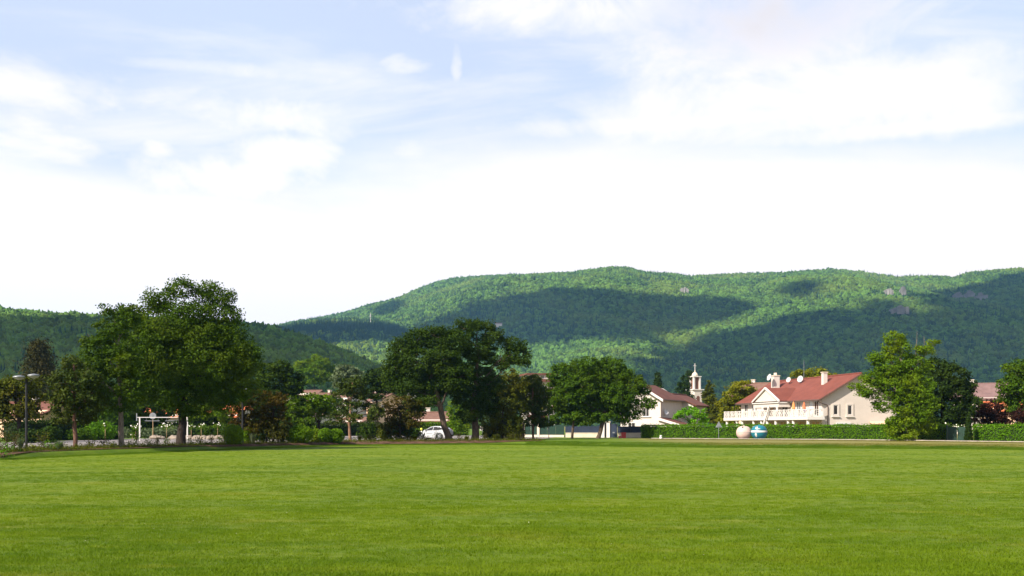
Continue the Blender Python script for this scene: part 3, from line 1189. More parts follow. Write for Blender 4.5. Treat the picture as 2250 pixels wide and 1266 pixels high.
tree('linden_tree', 'rounded dense green tree on a leaning trunk before the navy fence', 'tree', 120,
     [(1313, 963, 9), (1322, 938, 9), (1330, 910, 8), (1325, 870, 6), (1315, 830, 4)],
     [(1237, 820, 32, 22), (1290, 806, 38, 20), (1340, 806, 42, 20), (1368, 824, 24, 22), (1226, 852, 26, 26), (1275, 846, 45, 36), (1330, 846, 52, 36), (1384, 850, 32, 26), (1408, 858, 20, 16),
      (1238, 888, 36, 26), (1300, 888, 52, 30), (1360, 888, 46, 28), (1420, 886, 24, 12), (1388, 906, 24, 14), (1330, 916, 38, 14), (1272, 914, 42, 14), (1372, 922, 14, 12), (1315, 830, 60, 30), (1260, 870, 45, 32), (1345, 872, 55, 32)],
     'leaf_linden', 'bark', leaf=.21, dens=260, clump=.36, stems=((1257, 963, 1262, 890, 6),))
tree('maple_tree', 'bright green ragged tree before the hedge, overlapping the gable of the balcony house', 'tree', 98,
     [(2012, 969, 9), (2008, 930, 8), (1998, 880, 7), (1985, 810, 5), (1968, 745, 3)],
     [(1964, 746, 22, 16), (1985, 768, 18, 18), (1950, 770, 18, 12), (2034, 768, 20, 13), (2052, 752, 11, 8), (1928, 786, 22, 13), (1952, 808, 32, 26), (2002, 806, 42, 30), (1915, 830, 24, 18),
      (1962, 850, 42, 30), (2016, 850, 40, 34), (1902, 862, 20, 16), (1940, 893, 16, 10), (1926, 880, 12, 12), (1986, 888, 34, 24), (2032, 890, 30, 26), (1990, 935, 36, 22), (1966, 930, 22, 14),
      (1882, 848, 13, 8), (2010, 915, 34, 22), (1985, 952, 34, 14), (2030, 935, 26, 22), (1975, 825, 40, 30), (2005, 870, 40, 30)],
     'leaf_bright', 'bark_grey', leaf=.18, dens=290, clump=.34, bare=((2012, 790, 2015, 728, 2), (2030, 790, 2030, 738, 1.6), (1990, 830, 1962, 745, 3)))
tree('dark_tree', 'dark bushy tree behind the bright green one, by the green garden gate', 'tree', 112,
     [(2075, 965, 10), (2072, 920, 9), (2070, 870, 6)],
     [(2060, 808, 36, 22), (2096, 826, 32, 28), (2052, 856, 45, 36), (2110, 866, 28, 30), (2072, 905, 46, 32), (2036, 925, 30, 25), (2108, 915, 28, 24), (2128, 850, 14, 22), (2080, 938, 36, 14)],
     'leaf_dark', 'bark_dark', leaf=.26, dens=160, clump=.4, bare=((2050, 860, 2078, 825, 3),))
tree('linden_tree', 'rounded green tree at the photo edge above the clipped hedge', 'tree', 108,
     [(2262, 962, 10), (2260, 920, 8), (2256, 870, 6)],
     [(2235, 815, 32, 22), (2280, 808, 45, 26), (2215, 845, 28, 24), (2262, 850, 50, 36), (2218, 880, 24, 22), (2262, 895, 50, 28), (2300, 870, 40, 40)],
     'leaf_linden', 'bark', leaf=.26, dens=150, clump=.4)
tree('plum_tree', 'purple leaved plum tree above the clipped hedge', 'tree', 116,
     [(2185, 962, 6), (2186, 930, 5), (2186, 905, 4)],
     [(2180, 896, 26, 18), (2200, 908, 22, 22), (2165, 915, 20, 20), (2190, 925, 30, 16)],
     'leaf_purple', 'bark_dark', leaf=.22, dens=170, clump=.34)
tree('plum_tree', 'dusky reddish shrub tree at the photo edge under the rounded green tree', 'tree', 106,
     [(2242, 962, 6), (2242, 935, 5), (2243, 915, 4)],
     [(2240, 912, 20, 20), (2258, 925, 24, 20), (2232, 930, 14, 14)], 'leaf_purple', 'bark_dark', leaf=.22, dens=150, clump=.34)
tree('pine_tree', 'small dark pine with bare reddish trunk right of the street lamp', 'tree', 67,
     [(165, 986, 10), (165, 950, 9), (164, 910, 8), (163, 850, 5), (162, 800, 3)],
     [(160, 800, 26, 16), (142, 835, 34, 22), (182, 835, 36, 24), (128, 868, 28, 20), (165, 870, 42, 26), (205, 862, 30, 24), (140, 900, 36, 18), (188, 900, 38, 18), (165, 922, 42, 12)],
     'leaf_pine', 'bark_red', leaf=.24, dens=240, clump=.3, aspect=.4, up=.2)
tree('pine_tree', 'open flat-topped pine with orange trunk beside the clipped bushes', 'tree', 98,
     [(770, 969, 7), (767, 940, 6), (769, 915, 5), (772, 870, 3.5), (775, 840, 2.5)],
     [(775, 842, 30, 15), (755, 862, 26, 10), (800, 868, 30, 12), (770, 890, 34, 10), (815, 895, 24, 10), (755, 912, 28, 8), (792, 918, 40, 8), (826, 910, 20, 12), (740, 925, 20, 8)],
     'leaf_pine', 'bark_orange', leaf=.28, dens=160, clump=.34, aspect=.42, up=.2)
tree('pine_tree', 'grey green pine between the oaks and the rounded tree', 'tree', 112,
     [(1172, 964, 5), (1171, 930, 5), (1170, 880, 4), (1172, 840, 3)],
     [(1170, 838, 20, 16), (1160, 862, 28, 18), (1190, 868, 22, 20), (1155, 895, 32, 18), (1190, 900, 26, 18), (1165, 925, 36, 12), (1198, 930, 20, 12)],
     'leaf_pine', 'bark_red', leaf=.28, dens=170, clump=.36, aspect=.42, up=.2)
tree('shrub_tree', 'olive brown shrub tree under the straight oak', 'tree', 108,
     [(1105, 964, 6), (1104, 930, 5), (1105, 900, 4)],
     [(1085, 880, 26, 26), (1118, 868, 26, 24), (1100, 905, 36, 26), (1135, 900, 26, 28), (1080, 930, 30, 24), (1120, 938, 36, 22), (1145, 850, 18, 20)],
     'leaf_olive', 'bark_dark', leaf=.22, dens=150, clump=.34, stems=((1150, 966, 1149, 930, 7), (1090, 964, 1095, 920, 5)))
tree('smoke_tree', 'reddish brown smoke bush taller than its neighbours, behind the lamp by the round bush', 'tree', 86,
     [(533, 976, 6), (532, 940, 5), (535, 905, 4)],
     [(530, 880, 24, 16), (555, 870, 22, 16), (545, 900, 34, 22), (520, 915, 20, 18), (560, 925, 28, 22), (540, 945, 34, 20)],
     'leaf_brown', 'bark_dark', leaf=.19, dens=170, clump=.3)
tree('smoke_tree', 'brown leaved smoke bush standing next to the large clipped round bush', 'tree', 87,
     [(600, 974, 5), (600, 940, 5), (601, 905, 4)],
     [(595, 872, 20, 16), (615, 880, 18, 16), (600, 905, 28, 24), (585, 930, 28, 24), (615, 935, 24, 24), (600, 955, 30, 14)],
     'leaf_brown', 'bark_dark', leaf=.19, dens=170, clump=.3, stems=((585, 974, 588, 930, 4), (612, 974, 610, 930, 4)))
tree('smoke_tree', 'rusty green shrub tree between the orange trunked pine and the white car', 'tree', 101,
     [(880, 969, 6), (879, 935, 5), (880, 905, 4)],
     [(860, 892, 22, 18), (888, 885, 24, 18), (912, 895, 20, 20), (872, 915, 30, 22), (905, 922, 24, 22), (858, 935, 24, 20), (885, 948, 34, 18), (845, 905, 14, 14)],
     'leaf_brown', 'bark_dark', leaf=.21, dens=110, clump=.34)
tree('shrub_tree', 'mixed green shrub tree growing through the rusty one, left of the white car', 'tree', 102,
     [(895, 968, 5), (896, 940, 4), (898, 915, 3)],
     [(905, 885, 20, 16), (920, 905, 16, 20), (880, 925, 24, 24), (905, 945, 26, 20), (865, 950, 22, 16)], 'leaf_oak', 'bark_dark', leaf=.21, dens=130, clump=.34)

# --- second row: trees and shrubs between the park and the village
back = [
    # name, label, Y, trunk px, base?, lobes, leaf material
    ('olive_tree', 'olive green broad tree behind the street lamp', 92, 40, [(20, 850, 36, 20), (55, 845, 34, 18), (30, 880, 44, 26), (72, 880, 26, 22), (10, 910, 36, 22), (60, 905, 30, 16), (-20, 870, 30, 40)], 'leaf_olive'),
    ('background_tree', 'mid green tree behind the slender pale trunk, its crown hanging over the hedge', 128, 215, [(170, 870, 30, 24), (215, 860, 36, 30), (255, 880, 34, 24), (195, 900, 44, 24), (245, 912, 40, 20), (225, 820, 30, 24)], 'leaf_linden'),
    ('background_tree', 'leafy tree behind the height barrier, directly above its crossbar', 134, 330, [(300, 880, 40, 26), (345, 870, 40, 30), (320, 905, 50, 20), (365, 895, 26, 20), (300, 840, 40, 30), (350, 835, 40, 30), (310, 922, 30, 10), (350, 920, 26, 10)], 'leaf_ash'),
    ('background_tree', 'leafy tree beyond the trunk of the tallest tree', 130, 450, [(430, 880, 36, 26), (470, 870, 34, 30), (455, 905, 44, 20), (490, 900, 22, 22), (440, 840, 40, 26), (415, 905, 22, 16), (430, 922, 30, 12), (475, 922, 34, 12)], 'leaf_bright'),
    ('background_tree', 'dark green tall tree rising behind the brown smoke bushes', 118, 600, [(585, 815, 26, 20), (620, 815, 26, 20), (560, 840, 34, 30), (605, 845, 40, 34), (645, 845, 24, 30), (585, 885, 44, 26), (635, 885, 34, 26), (600, 920, 50, 20)], 'leaf_oak'),
    ('background_tree', 'yellow green round tree above the large clipped bush', 124, 700, [(690, 880, 28, 18), (712, 885, 24, 20), (680, 900, 26, 20), (715, 905, 22, 18), (668, 910, 18, 14)], 'leaf_bright'),
    ('background_tree', 'green shrubby tree beside the yellow green round one, near the smoke bush', 116, 655, [(650, 905, 22, 20), (660, 925, 30, 16), (645, 890, 16, 16), (670, 935, 24, 12)], 'leaf_linden'),
    ('background_tree', 'dark drooping tree left of the broad oak, over the village roofs', 132, 828, [(818, 830, 22, 18), (840, 845, 24, 20), (825, 865, 26, 18), (845, 820, 18, 14)], 'leaf_dark'),
    ('background_tree', 'grey green feathery tree above the flat-topped pine', 190, 770, [(760, 815, 24, 14), (785, 830, 26, 18), (765, 850, 32, 16), (745, 840, 16, 18)], 'leaf_grey'),
    ('background_tree', 'pale green rounded tree standing alone on the hill foot', 320, 690, [(670, 805, 24, 18), (700, 800, 26, 18), (690, 825, 40, 20), (725, 820, 20, 18)], 'leaf_bright'),
    ('background_tree', 'green tree under the oak crown behind the white car', 150, 1008, [(1000, 905, 18, 22), (1015, 925, 22, 20), (1000, 940, 24, 16), (1022, 900, 14, 16)], 'leaf_bright'),
    ('background_tree', 'brownish green tree between the straight oak and the rounded tree', 140, 1175, [(1165, 845, 30, 20), (1140, 860, 26, 22), (1185, 870, 24, 20), (1160, 885, 40, 20), (1120, 830, 20, 20)], 'leaf_olive'),
    ('background_tree', 'pale birch like tree beside the church tower', 190, 1560, [(1560, 850, 8, 12), (1557, 872, 12, 18), (1564, 890, 17, 22), (1552, 908, 15, 20), (1568, 918, 20, 18)], 'leaf_olive'),
    ('background_tree', 'yellow green chestnut tree next to the balcony house', 160, 1618, [(1632, 850, 26, 16), (1650, 862, 16, 12), (1612, 870, 26, 20), (1640, 878, 22, 16), (1598, 890, 22, 18), (1620, 900, 26, 22), (1600, 918, 26, 16)], 'leaf_yellow'),
    ('background_tree', 'yellow green tree top rising behind the red roof', 185, 1785, [(1765, 822, 22, 11), (1795, 822, 26, 10), (1815, 828, 16, 8), (1780, 840, 40, 14)], 'leaf_yellow'),
    ('background_tree', 'dark narrow tree against the church tower', 250, 1507, [(1508, 835, 9, 14), (1503, 855, 14, 18), (1508, 880, 18, 20)], 'leaf_dark'),
    ('background_tree', 'dark small tree low behind the plum tree', 140, 2140, [(2140, 885, 18, 16), (2150, 905, 20, 16), (2130, 920, 22, 14), (2120, 900, 18, 18)], 'leaf_oak'),
    ('background_tree', 'hazy green tree at the foot of the hill behind the broad oak', 260, 870, [(850, 850, 20, 12), (880, 860, 22, 12), (865, 872, 26, 10)], 'leaf_linden'),
    ('background_tree', 'green garden tree beyond the village roof near the yellow pole', 210, 940, [(915, 900, 16, 12), (900, 915, 18, 12), (905, 890, 14, 12)], 'leaf_linden'),
    ('background_tree', 'low green tree between the two fence gates', 160, 1225, [(1215, 925, 20, 14), (1240, 918, 24, 14), (1260, 925, 26, 10), (1290, 925, 24, 10)], 'leaf_linden'),
    ('background_tree', 'leafy green tree far behind the brown shrubs, beneath the hill', 220, 740, [(735, 880, 18, 12), (720, 895, 16, 12), (745, 900, 20, 14)], 'leaf_oak'),
]
for nm, lab, Y, px, lobes, lm in back:
    s = Y / F
    big = Y > 180
    tree(nm, lab, 'tree', Y, [(px, 950, 7 * 120 / Y), (px + 1, 930, 6 * 120 / Y), (px, min(920, lobes[-1][1] + 5), 4 * 120 / Y)], lobes, lm, 'bark_dark', leaf=.30 if not big else .42,
         dens=120 if not big else 70, clump=.42 if not big else .6, group='trees between the park and the village', twigs=15, base=G)

conifer('cedar_tree', 'dark brownish conifer with a pointed top behind the street lamp', 150, 86, 758, 905, 150, 'leaf_cedar', seed=3, leaf=.42, levels=20)
conifer('spruce_tree', 'dark pointed spruce behind the brown roofed house', 240, 1445, 822, 880, 26, 'leaf_dark', seed=4, leaf=.6)
conifer('spruce_tree', 'short dark spruce beside the rounded tree crown, tip above the roof', 250, 1408, 827, 880, 22, 'leaf_dark', seed=5, leaf=.6)
conifer('spruce_tree', 'dark tall conifer directly behind the church tower', 360, 1515, 818, 890, 34, 'leaf_dark', seed=6, leaf=.7)
conifer('cypress_tree', 'narrow dark cypress at the green gate, against the clipped hedge end', 97, 2128, 917, 964, 10, 'leaf_dark', seed=7, leaf=.16, levels=22)


# --- clipped hedges and bushes
def hedge(name, label, a, b, depth, z1, seed, leafm='leaf_hedge', leaf=.13, dens=260, base=G, wob=.05):
    a, b = Vector((X(*a), a[1], base)), Vector((X(*b), b[1], base))
    d = b - a
    L = d.length
    ang = math.atan2(d.y, d.x)
    root = empty(name, a, ang, label, 'hedge')
    H = z1 - base
    r_ = np.random.default_rng(seed)
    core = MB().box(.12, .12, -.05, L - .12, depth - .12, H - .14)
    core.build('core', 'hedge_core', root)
    per = []
    for face, area in (('f', L * H), ('k', L * H * .3), ('t', L * depth), ('l', depth * H), ('r', depth * H)):
        n = int(area * dens)
        u, v = r_.random(n), r_.random(n)
        if face == 'f':
            p = np.stack([u * L, np.zeros(n), v * H], 1); nn = (0, -1, 0)
        elif face == 'k':
            p = np.stack([u * L, np.full(n, depth), v * H], 1); nn = (0, 1, 0)
        elif face == 't':
            p = np.stack([u * L, v * depth, np.full(n, H)], 1); nn = (0, 0, 1)
        elif face == 'l':
            p = np.stack([np.zeros(n), u * depth, v * H], 1); nn = (-1, 0, 0)
        else:
            p = np.stack([np.full(n, L), u * depth, v * H], 1); nn = (1, 0, 0)
        nn = np.array(nn, float)
        bump = (fbm(p[:, 0] * .9 + p[:, 1] * .5, p[:, 2] * 1.2 + 9, 4) - .5) * wob * 5 + r_.normal(size=n) * wob
        if face in 'fk':
            p[:, 2] += (fbm(p[:, 0] * .35, np.full(n, 3.3), 3) - .5) * .12 * (p[:, 2] / H)
        if face == 't':
            bump += (fbm(p[:, 0] * .35, np.full(n, 3.3), 3) - .5) * .12 + (r_.random(n) < .08) * r_.random(n) * .22
        p = p + nn * bump[:, None]
        per.append((p, np.repeat(nn[None], n, 0)))
    cen = np.concatenate([x for x, _ in per])
    nd = np.concatenate([x for _, x in per])
    V, q = leaf_quads(cen, nd * 1.0, leaf, r_, .65, .45)
    link('foliage', np_mesh('foliage', V, [q]), leafm, root)
    return root


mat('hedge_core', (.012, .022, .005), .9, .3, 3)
hedge('clipped_hedge', 'long clipped green hedge in front of the balcony house, behind the round bins', (1408, 122), (1990, 103.5), 1.3, 1.86, 1)
hedge('clipped_hedge', 'short shaded piece of clipped hedge left of the green garden gate', (1996, 103.2), (2079, 100.6), 1.2, 1.83, 2, 'leaf_box')
hedge('clipped_hedge', 'clipped green hedge beneath the plum tree, beyond the garden gate', (2136, 98.5), (2420, 88.5), 1.3, 1.86, 3)
hedge('dark_hedge', 'dark hedge lining the car park behind the street lamp', (40, 98), (262, 112), 2.0, 2.2, 4, 'leaf_dark', leaf=.2, dens=90, wob=.12)
hedge('dark_hedge', 'long clipped hedge seen under the white height barrier', (262, 130), (420, 138), 1.2, 2.35, 5, 'leaf_box', leaf=.17, dens=110)
hedge('dark_hedge', 'dark hedge behind the clipped bushes and the orange trunked pine', (655, 140), (905, 158), 1.6, 2.0, 6, 'leaf_dark', leaf=.22, dens=80, wob=.1)
hedge('dark_hedge', 'green hedge behind the white car beneath the pinkish roof', (905, 158), (1030, 160), 1.2, 2.3, 7, 'leaf_box', leaf=.2, dens=90, wob=.08)
hedge('dark_hedge', 'dark hedge behind the rose standards and the tallest tree', (418, 128), (655, 136), 1.6, 2.6, 8, 'leaf_oak', leaf=.2, dens=90, wob=.12)


def bush(name, label, px, pyb, pyt, wpx, Y, leafm='leaf_box', leaf=.13, dens=420, seed=1, lobes=None, group=None, cat='bush', flat=1.0, up=.5, loose=.06):
    s = Y / F
    c = Vector((X(px, Y), Y, 0))
    c.z = float(gz(c.x, c.y))
    H = (pyb - pyt) * s
    Rr = wpx * s * .5
    root = empty(name, c, 0, label, cat, group)
    r_ = np.random.default_rng(seed)
    trunk_mesh('stem', [([(0, 0, -.05), (0, 0, H * .5)], [.05, .03], 6)] + [([(0, 0, .02), (Rr * .5 * math.cos(a), Rr * .5 * math.sin(a), H * .6)], [.03, .012], 5) for a in (0.3, 2.2, 4.1)], 'bark', root)
    n = int(dens * (2 * math.pi * Rr * H * .8))
    d = r_.normal(size=(n, 3))
    d /= np.linalg.norm(d, axis=1, keepdims=True)
    k = 1 + (fbm(d[:, 0] * 2.2 + seed * 3, d[:, 2] * 2.2 + d[:, 1] * 1.7, 4) - .5) * .28 + r_.normal(size=n) * loose
    p = d * k[:, None]
    p[:, 2] = np.sign(p[:, 2]) * np.abs(p[:, 2]) ** .85
    cen = p * np.array([Rr, Rr, H * .5]) + np.array([0, 0, H * .5])
    V, q = leaf_quads(cen, d, leaf, r_, .65, up)
    n2 = n // 3
    cen2 = d[:n2] * r_.uniform(.3, .85, n2)[:, None] * np.array([Rr, Rr, H * .5]) + np.array([0, 0, H * .5])
    V2, q2 = leaf_quads(cen2, d[:n2], leaf * 1.5, r_, .8, up)
    link('foliage', np_mesh('foliage', np.concatenate([V, V2]), [np.concatenate([q, q2 + len(V)])]), leafm, root)
    return root


bush('round_bush', 'clipped ball bush beside the dark lamp post, left of the brown smoke bushes', 513, 985, 942, 42, 80, seed=11)
bush('round_bush', 'small bright clipped bush peeping out right of the dark lamp post', 541, 980, 946, 26, 86, seed=12)
bush('round_bush', 'largest clipped bush, dark and rounded, at the lawn edge', 657, 976, 938, 56, 88, seed=13)
bush('round_bush', 'small yellowish clipped bush squeezed beside the largest one', 693, 972, 943, 26, 92, 'leaf_bright', seed=14)
bush('round_bush', 'clipped bush in the middle of the right-hand trio, by the orange trunked pine', 714, 973, 942, 30, 91, seed=15)
bush('round_bush', 'outermost clipped bush of the trio, nearest the orange trunked pine', 738, 973, 942, 34, 91.5, seed=16)

# grey green perennials and shrubs on the far side of the car park
for i, (px, w, h, Y, lm, lab) in enumerate((
        (275, 26, 22, 122, 'leaf_grey', 'grey green spiky clump left of the barrier post, far side of the car park'),
        (325, 40, 20, 124, 'leaf_grey', 'grey green low mound beneath the barrier, near its leading post'),
        (352, 34, 22, 125, 'leaf_grey', 'grey green low mound under the round sign'),
        (382, 34, 24, 126, 'leaf_grey', 'grey green spiky clump beside the trunk of the tallest tree'),
        (220, 60, 40, 106, 'leaf_hedge', 'bright green shrub in front of the dark hedge, by the slender pale trunk'),
        (172, 50, 26, 104, 'leaf_linden', 'leafy shrub against the dark hedge behind the lone pine'),
        (250, 30, 26, 110, 'leaf_dark', 'dark low shrub at the corner of the dark hedge'),
        (465, 60, 26, 124, 'leaf_oak', 'wide dark shrub behind the pale boulders'),
        (505, 36, 34, 118, 'leaf_oak', 'dark shrub behind the clipped ball bush'),
        (625, 50, 44, 104, 'leaf_dark', 'dark shrub filling the gap between the brown smoke bush and the largest clipped bush'),
        (575, 44, 50, 98, 'leaf_dark', 'dark leafy shrub between the two brown smoke bushes'),
        (812, 44, 40, 106, 'leaf_oak', 'dark green shrub between the orange trunk and the rusty shrub tree'),
        (845, 30, 30, 103, 'leaf_olive', 'olive shrub at the foot of the rusty shrub tree'),
        (1078, 34, 34, 110, 'leaf_dark', 'dark shrub just right of the straight oak trunk'),
        (1128, 40, 30, 110, 'leaf_olive', 'olive shrub under the tree beside the pale fence post'),
        (1100, 30, 40, 114, 'leaf_oak', 'deep green shrub behind the olive shrub tree stems'),
        (1140, 24, 44, 116, 'leaf_dark', 'dark upright shrub before the green railing fence'),
        (60, 60, 30, 88, 'leaf_dark', 'dark broad shrub behind the pole of the near street lamp'),
        (110, 44, 34, 90, 'leaf_oak', 'green shrub between the lamp and the lone pine, across the tarmac'),
        (560, 40, 30, 108, 'leaf_oak', 'deep green shrub glimpsed between smoke bush stems'),
        (600, 50, 40, 112, 'leaf_dark', 'dark tall shrub behind the second smoke bush'))):
    pyb = HZ + (CH - G) * F / Y
    bush('garden_shrub', lab, px, pyb, pyb - h, w, Y, lm, leaf=.2, dens=110, seed=40 + i, cat='shrub', group='shrubs around the car park', loose=.16)


# low plants of the flower bed at the lawn edge
def tuft(name, label, px, Y, hpx, wpx, leafm, seed, kind='leafy', group='low plants in the soil bed'):
    s = Y / F
    c = Vector((X(px, Y), Y, 0))
    c.z = float(gz(c.x, c.y))
    H, W = hpx * s, wpx * s * .5
    r_ = np.random.default_rng(seed)
    n = int(60 + 260 * W * H)
    root = empty(name, c, 0, label, 'plant', group)
    if kind == 'grass':
        a = r_.uniform(0, 6.28, n)
        lean = r_.uniform(.05, .75, n)
        b0 = np.stack([np.cos(a) * W * .25 * r_.random(n), np.sin(a) * W * .25 * r_.random(n), np.zeros(n)], 1)
        t1 = b0 + np.stack([np.cos(a) * W * lean, np.sin(a) * W * lean, H * r_.uniform(.6, 1.05, n)], 1)
        w = np.stack([-np.sin(a), np.cos(a), np.zeros(n)], 1) * .018
        m = (b0 + t1) / 2 + np.array([0, 0, .08]) * H
        V = np.stack([b0 - w, b0 + w, m + w, t1, m - w], 1).reshape(-1, 3)
        q = np.arange(5 * n).reshape(-1, 5)
        link('blades', np_mesh('blades', V, [q]), leafm, root)
    else:
        st = []
        ends = []
        for k in range(7):
            a = r_.uniform(0, 6.28)
            e = Vector((math.cos(a) * W * r_.uniform(.2, .9), math.sin(a) * W * r_.uniform(.2, .9), H * r_.uniform(.55, 1)))
            st.append(([(0, 0, -.03), e * .5 + Vector((0, 0, .1 * H)), e], [.012, .009, .005], 4))
            ends.append(e)
        trunk_mesh('stem', st, 'bark', root)
        cc = np.array([list(e * u) for e in ends for u in (.45, .7, .9, 1.0)])
        cen = np.repeat(cc, max(4, n // len(cc)), 0)
        cen = cen + r_.normal(size=cen.shape) * np.array([W * .28, W * .28, H * .12])
        cen[:, 2] = np.abs(cen[:, 2])
        V, q = leaf_quads(cen, np.tile([0, 0, 1.0], (len(cen), 1)), .11, r_, .6, .5)
        link('foliage', np_mesh('foliage', V, [q]), leafm, root)
    return root


low = [
    (20, 57, 50, 70, 'leaf_brown', 'leafy', 'tall reddish brown plant in the bed left of the lamp post'),
    (5, 54, 40, 60, 'leaf_hedge', 'leafy', 'bright green leafy plant at the photo edge before the lamp post'),
    (45, 58, 34, 24, 'leaf_grey', 'grass', 'spiky green clump touching the lamp post foot'),
    (30, 60, 44, 30, 'leaf_brown', 'leafy', 'brown leaved plant just behind the spiky clump'),
    (95, 63, 44, 36, 'leaf_olive', 'leafy', 'upright leafy shrub right of the lamp post'),
    (110, 61, 24, 40, 'leaf_hedge', 'leafy', 'low green cushion plant right of the lamp post'),
    (130, 62, 24, 30, 'leaf_grey', 'grass', 'green grass clump left of the reddish pine trunk'),
    (75, 60, 14, 26, 'leaf_yellow', 'leafy', 'low yellowish plant on the bare soil by the lamp post'),
    (200, 68, 18, 24, 'leaf_olive', 'leafy', 'sparse stalky plant right of the reddish pine trunk'),
    (225, 69, 30, 30, 'leaf_dark', 'leafy', 'dark leafy plant left of the slender pale trunk'),
    (250, 69, 16, 34, 'leaf_grey', 'leafy', 'grey green cushion at the slender pale trunk'),
    (285, 70, 14, 26, 'leaf_grey', 'leafy', 'grey green cushion just right of the slender pale trunk'),
    (302, 72, 40, 20, 'leaf_linden', 'leafy', 'upright green plant before the leading barrier post'),
    (328, 74, 18, 22, 'leaf_dark', 'leafy', 'small dark plant below the round sign'),
    (345, 75, 22, 12, 'leaf_brown', 'leafy', 'thin brownish stalks below the barrier'),
    (363, 76, 16, 22, 'leaf_linden', 'leafy', 'low green plant left of the tallest trunk'),
    (415, 78, 16, 30, 'leaf_grey', 'leafy', 'grey green plant right of the tallest trunk'),
    (440, 80, 18, 30, 'leaf_olive', 'leafy', 'olive low plant before the pale boulders'),
    (465, 81, 22, 18, 'leaf_brown', 'leafy', 'brown stalky plant before the pale boulders'),
    (488, 82, 18, 28, 'leaf_linden', 'leafy', 'low green plant left of the clipped ball bush'),
    (555, 85, 24, 22, 'leaf_grey', 'grass', 'grassy clump under the smoke bush by the lamp'),
    (578, 87, 20, 20, 'leaf_olive', 'grass', 'pale grassy stalks between the smoke bushes'),
    (620, 89, 22, 26, 'leaf_grey', 'grass', 'pale grassy clump left of the largest clipped bush'),
    (790, 99, 14, 16, 'leaf_olive', 'grass', 'dry grass clump right of the orange pine trunk'),
    (815, 99.5, 18, 20, 'leaf_brown', 'leafy', 'brown plant left of the rusty shrub tree'),
    (845, 100, 16, 22, 'leaf_olive', 'grass', 'dry grass clump under the rusty shrub tree'),
    (912, 101, 18, 20, 'leaf_olive', 'grass', 'dry grass clump before the front wheel of the car'),
    (936, 101, 10, 12, 'leaf_brown', 'leafy', 'low brownish plant before the car door'),
    (957, 100.5, 24, 14, 'leaf_dark', 'leafy', 'dark upright plant in front of the car'),
    (1010, 102, 16, 22, 'leaf_brown', 'leafy', 'brown low plant between the oak trunks'),
    (1025, 102, 12, 18, 'leaf_olive', 'grass', 'dry grass clump left of the straight oak trunk'),
    (1065, 103, 18, 22, 'leaf_brown', 'leafy', 'reddish brown plant right of the straight oak trunk'),
    (1090, 103, 16, 26, 'leaf_olive', 'grass', 'grassy stalks beneath the olive shrub tree'),
    (1125, 104, 20, 26, 'leaf_olive', 'leafy', 'olive plant where the soil bed thins out'),
    (1145, 104, 14, 24, 'leaf_brown', 'leafy', 'last brown plant at the end of the soil bed'),
]
for i, (px, Y, h, w, lm, kd, lab) in enumerate(low):
    tuft('bed_plant', lab, px, Y, h, w, lm, 300 + i, kd)
# small weeds between them, beyond counting
r_ = np.random.default_rng(77)
n = 3000
pxs = r_.uniform(-60, 1195, n)
yy = np.interp(pxs, [-60, 150, 300, 450, 600, 750, 900, 1050, 1190], [54, 63, 69.5, 77.5, 85, 93.5, 98, 101.5, 101]) + r_.uniform(-1.6, 4.5, n)
cc = np.stack([(pxs - 1125) / F * yy, yy, np.zeros(n)], 1)
cc[:, 2] = gz(cc[:, 0], cc[:, 1])
k = 14
cen = np.repeat(cc, k, 0) + np.abs(r_.normal(size=(n * k, 3))) * np.repeat(r_.uniform(.04, .20, n), k)[:, None] * [0, 0, 1] + r_.normal(size=(n * k, 3)) * [.14, .14, 0]
V, q = leaf_quads(cen, np.tile([0, 0, 1.0], (len(cen), 1)), .10, r_, .5, .3)
tag(link('undergrowth', np_mesh('undergrowth', V, [q]), 'leaf_olive'), 'small weeds scattered over the soil bed', 'weeds', kind='stuff')

# pergola plant before the brown roofed house
tree('vine', 'vivid green climbing vine in front of the brown roofed house, above the long hedge', 'vine', 132,
     [(1528, 950, 4), (1527, 930, 4), (1526, 915, 3)],
     [(1518, 902, 16, 8), (1535, 908, 18, 9), (1500, 910, 18, 6), (1484, 916, 10, 4), (1548, 918, 12, 12), (1530, 925, 20, 8)], 'leaf_vivid', 'bark_grey', leaf=.24, dens=170, clump=.3)

# ------------------------------------------------------------------ buildings
def wall_frame(origin, ux, n):
    """returns f(u,z,out) -> point on a wall with horizontal direction ux and outward normal n (local 2-D vectors)"""
    def f(u, z, o):
        return (origin[0] + ux[0] * u + n[0] * o, origin[1] + ux[1] * u + n[1] * o, z)
    return f


def fbox(mb, f, u0, u1, z0, z1, o0, o1):
    mb.add([f(u0, z0, o0), f(u1, z0, o0), f(u1, z0, o1), f(u0, z0, o1), f(u0, z1, o0), f(u1, z1, o0), f(u1, z1, o1), f(u0, z1, o1)],
           [(0, 3, 2, 1), (4, 5, 6, 7), (0, 1, 5, 4), (1, 2, 6, 5), (2, 3, 7, 6), (3, 0, 4, 7)])


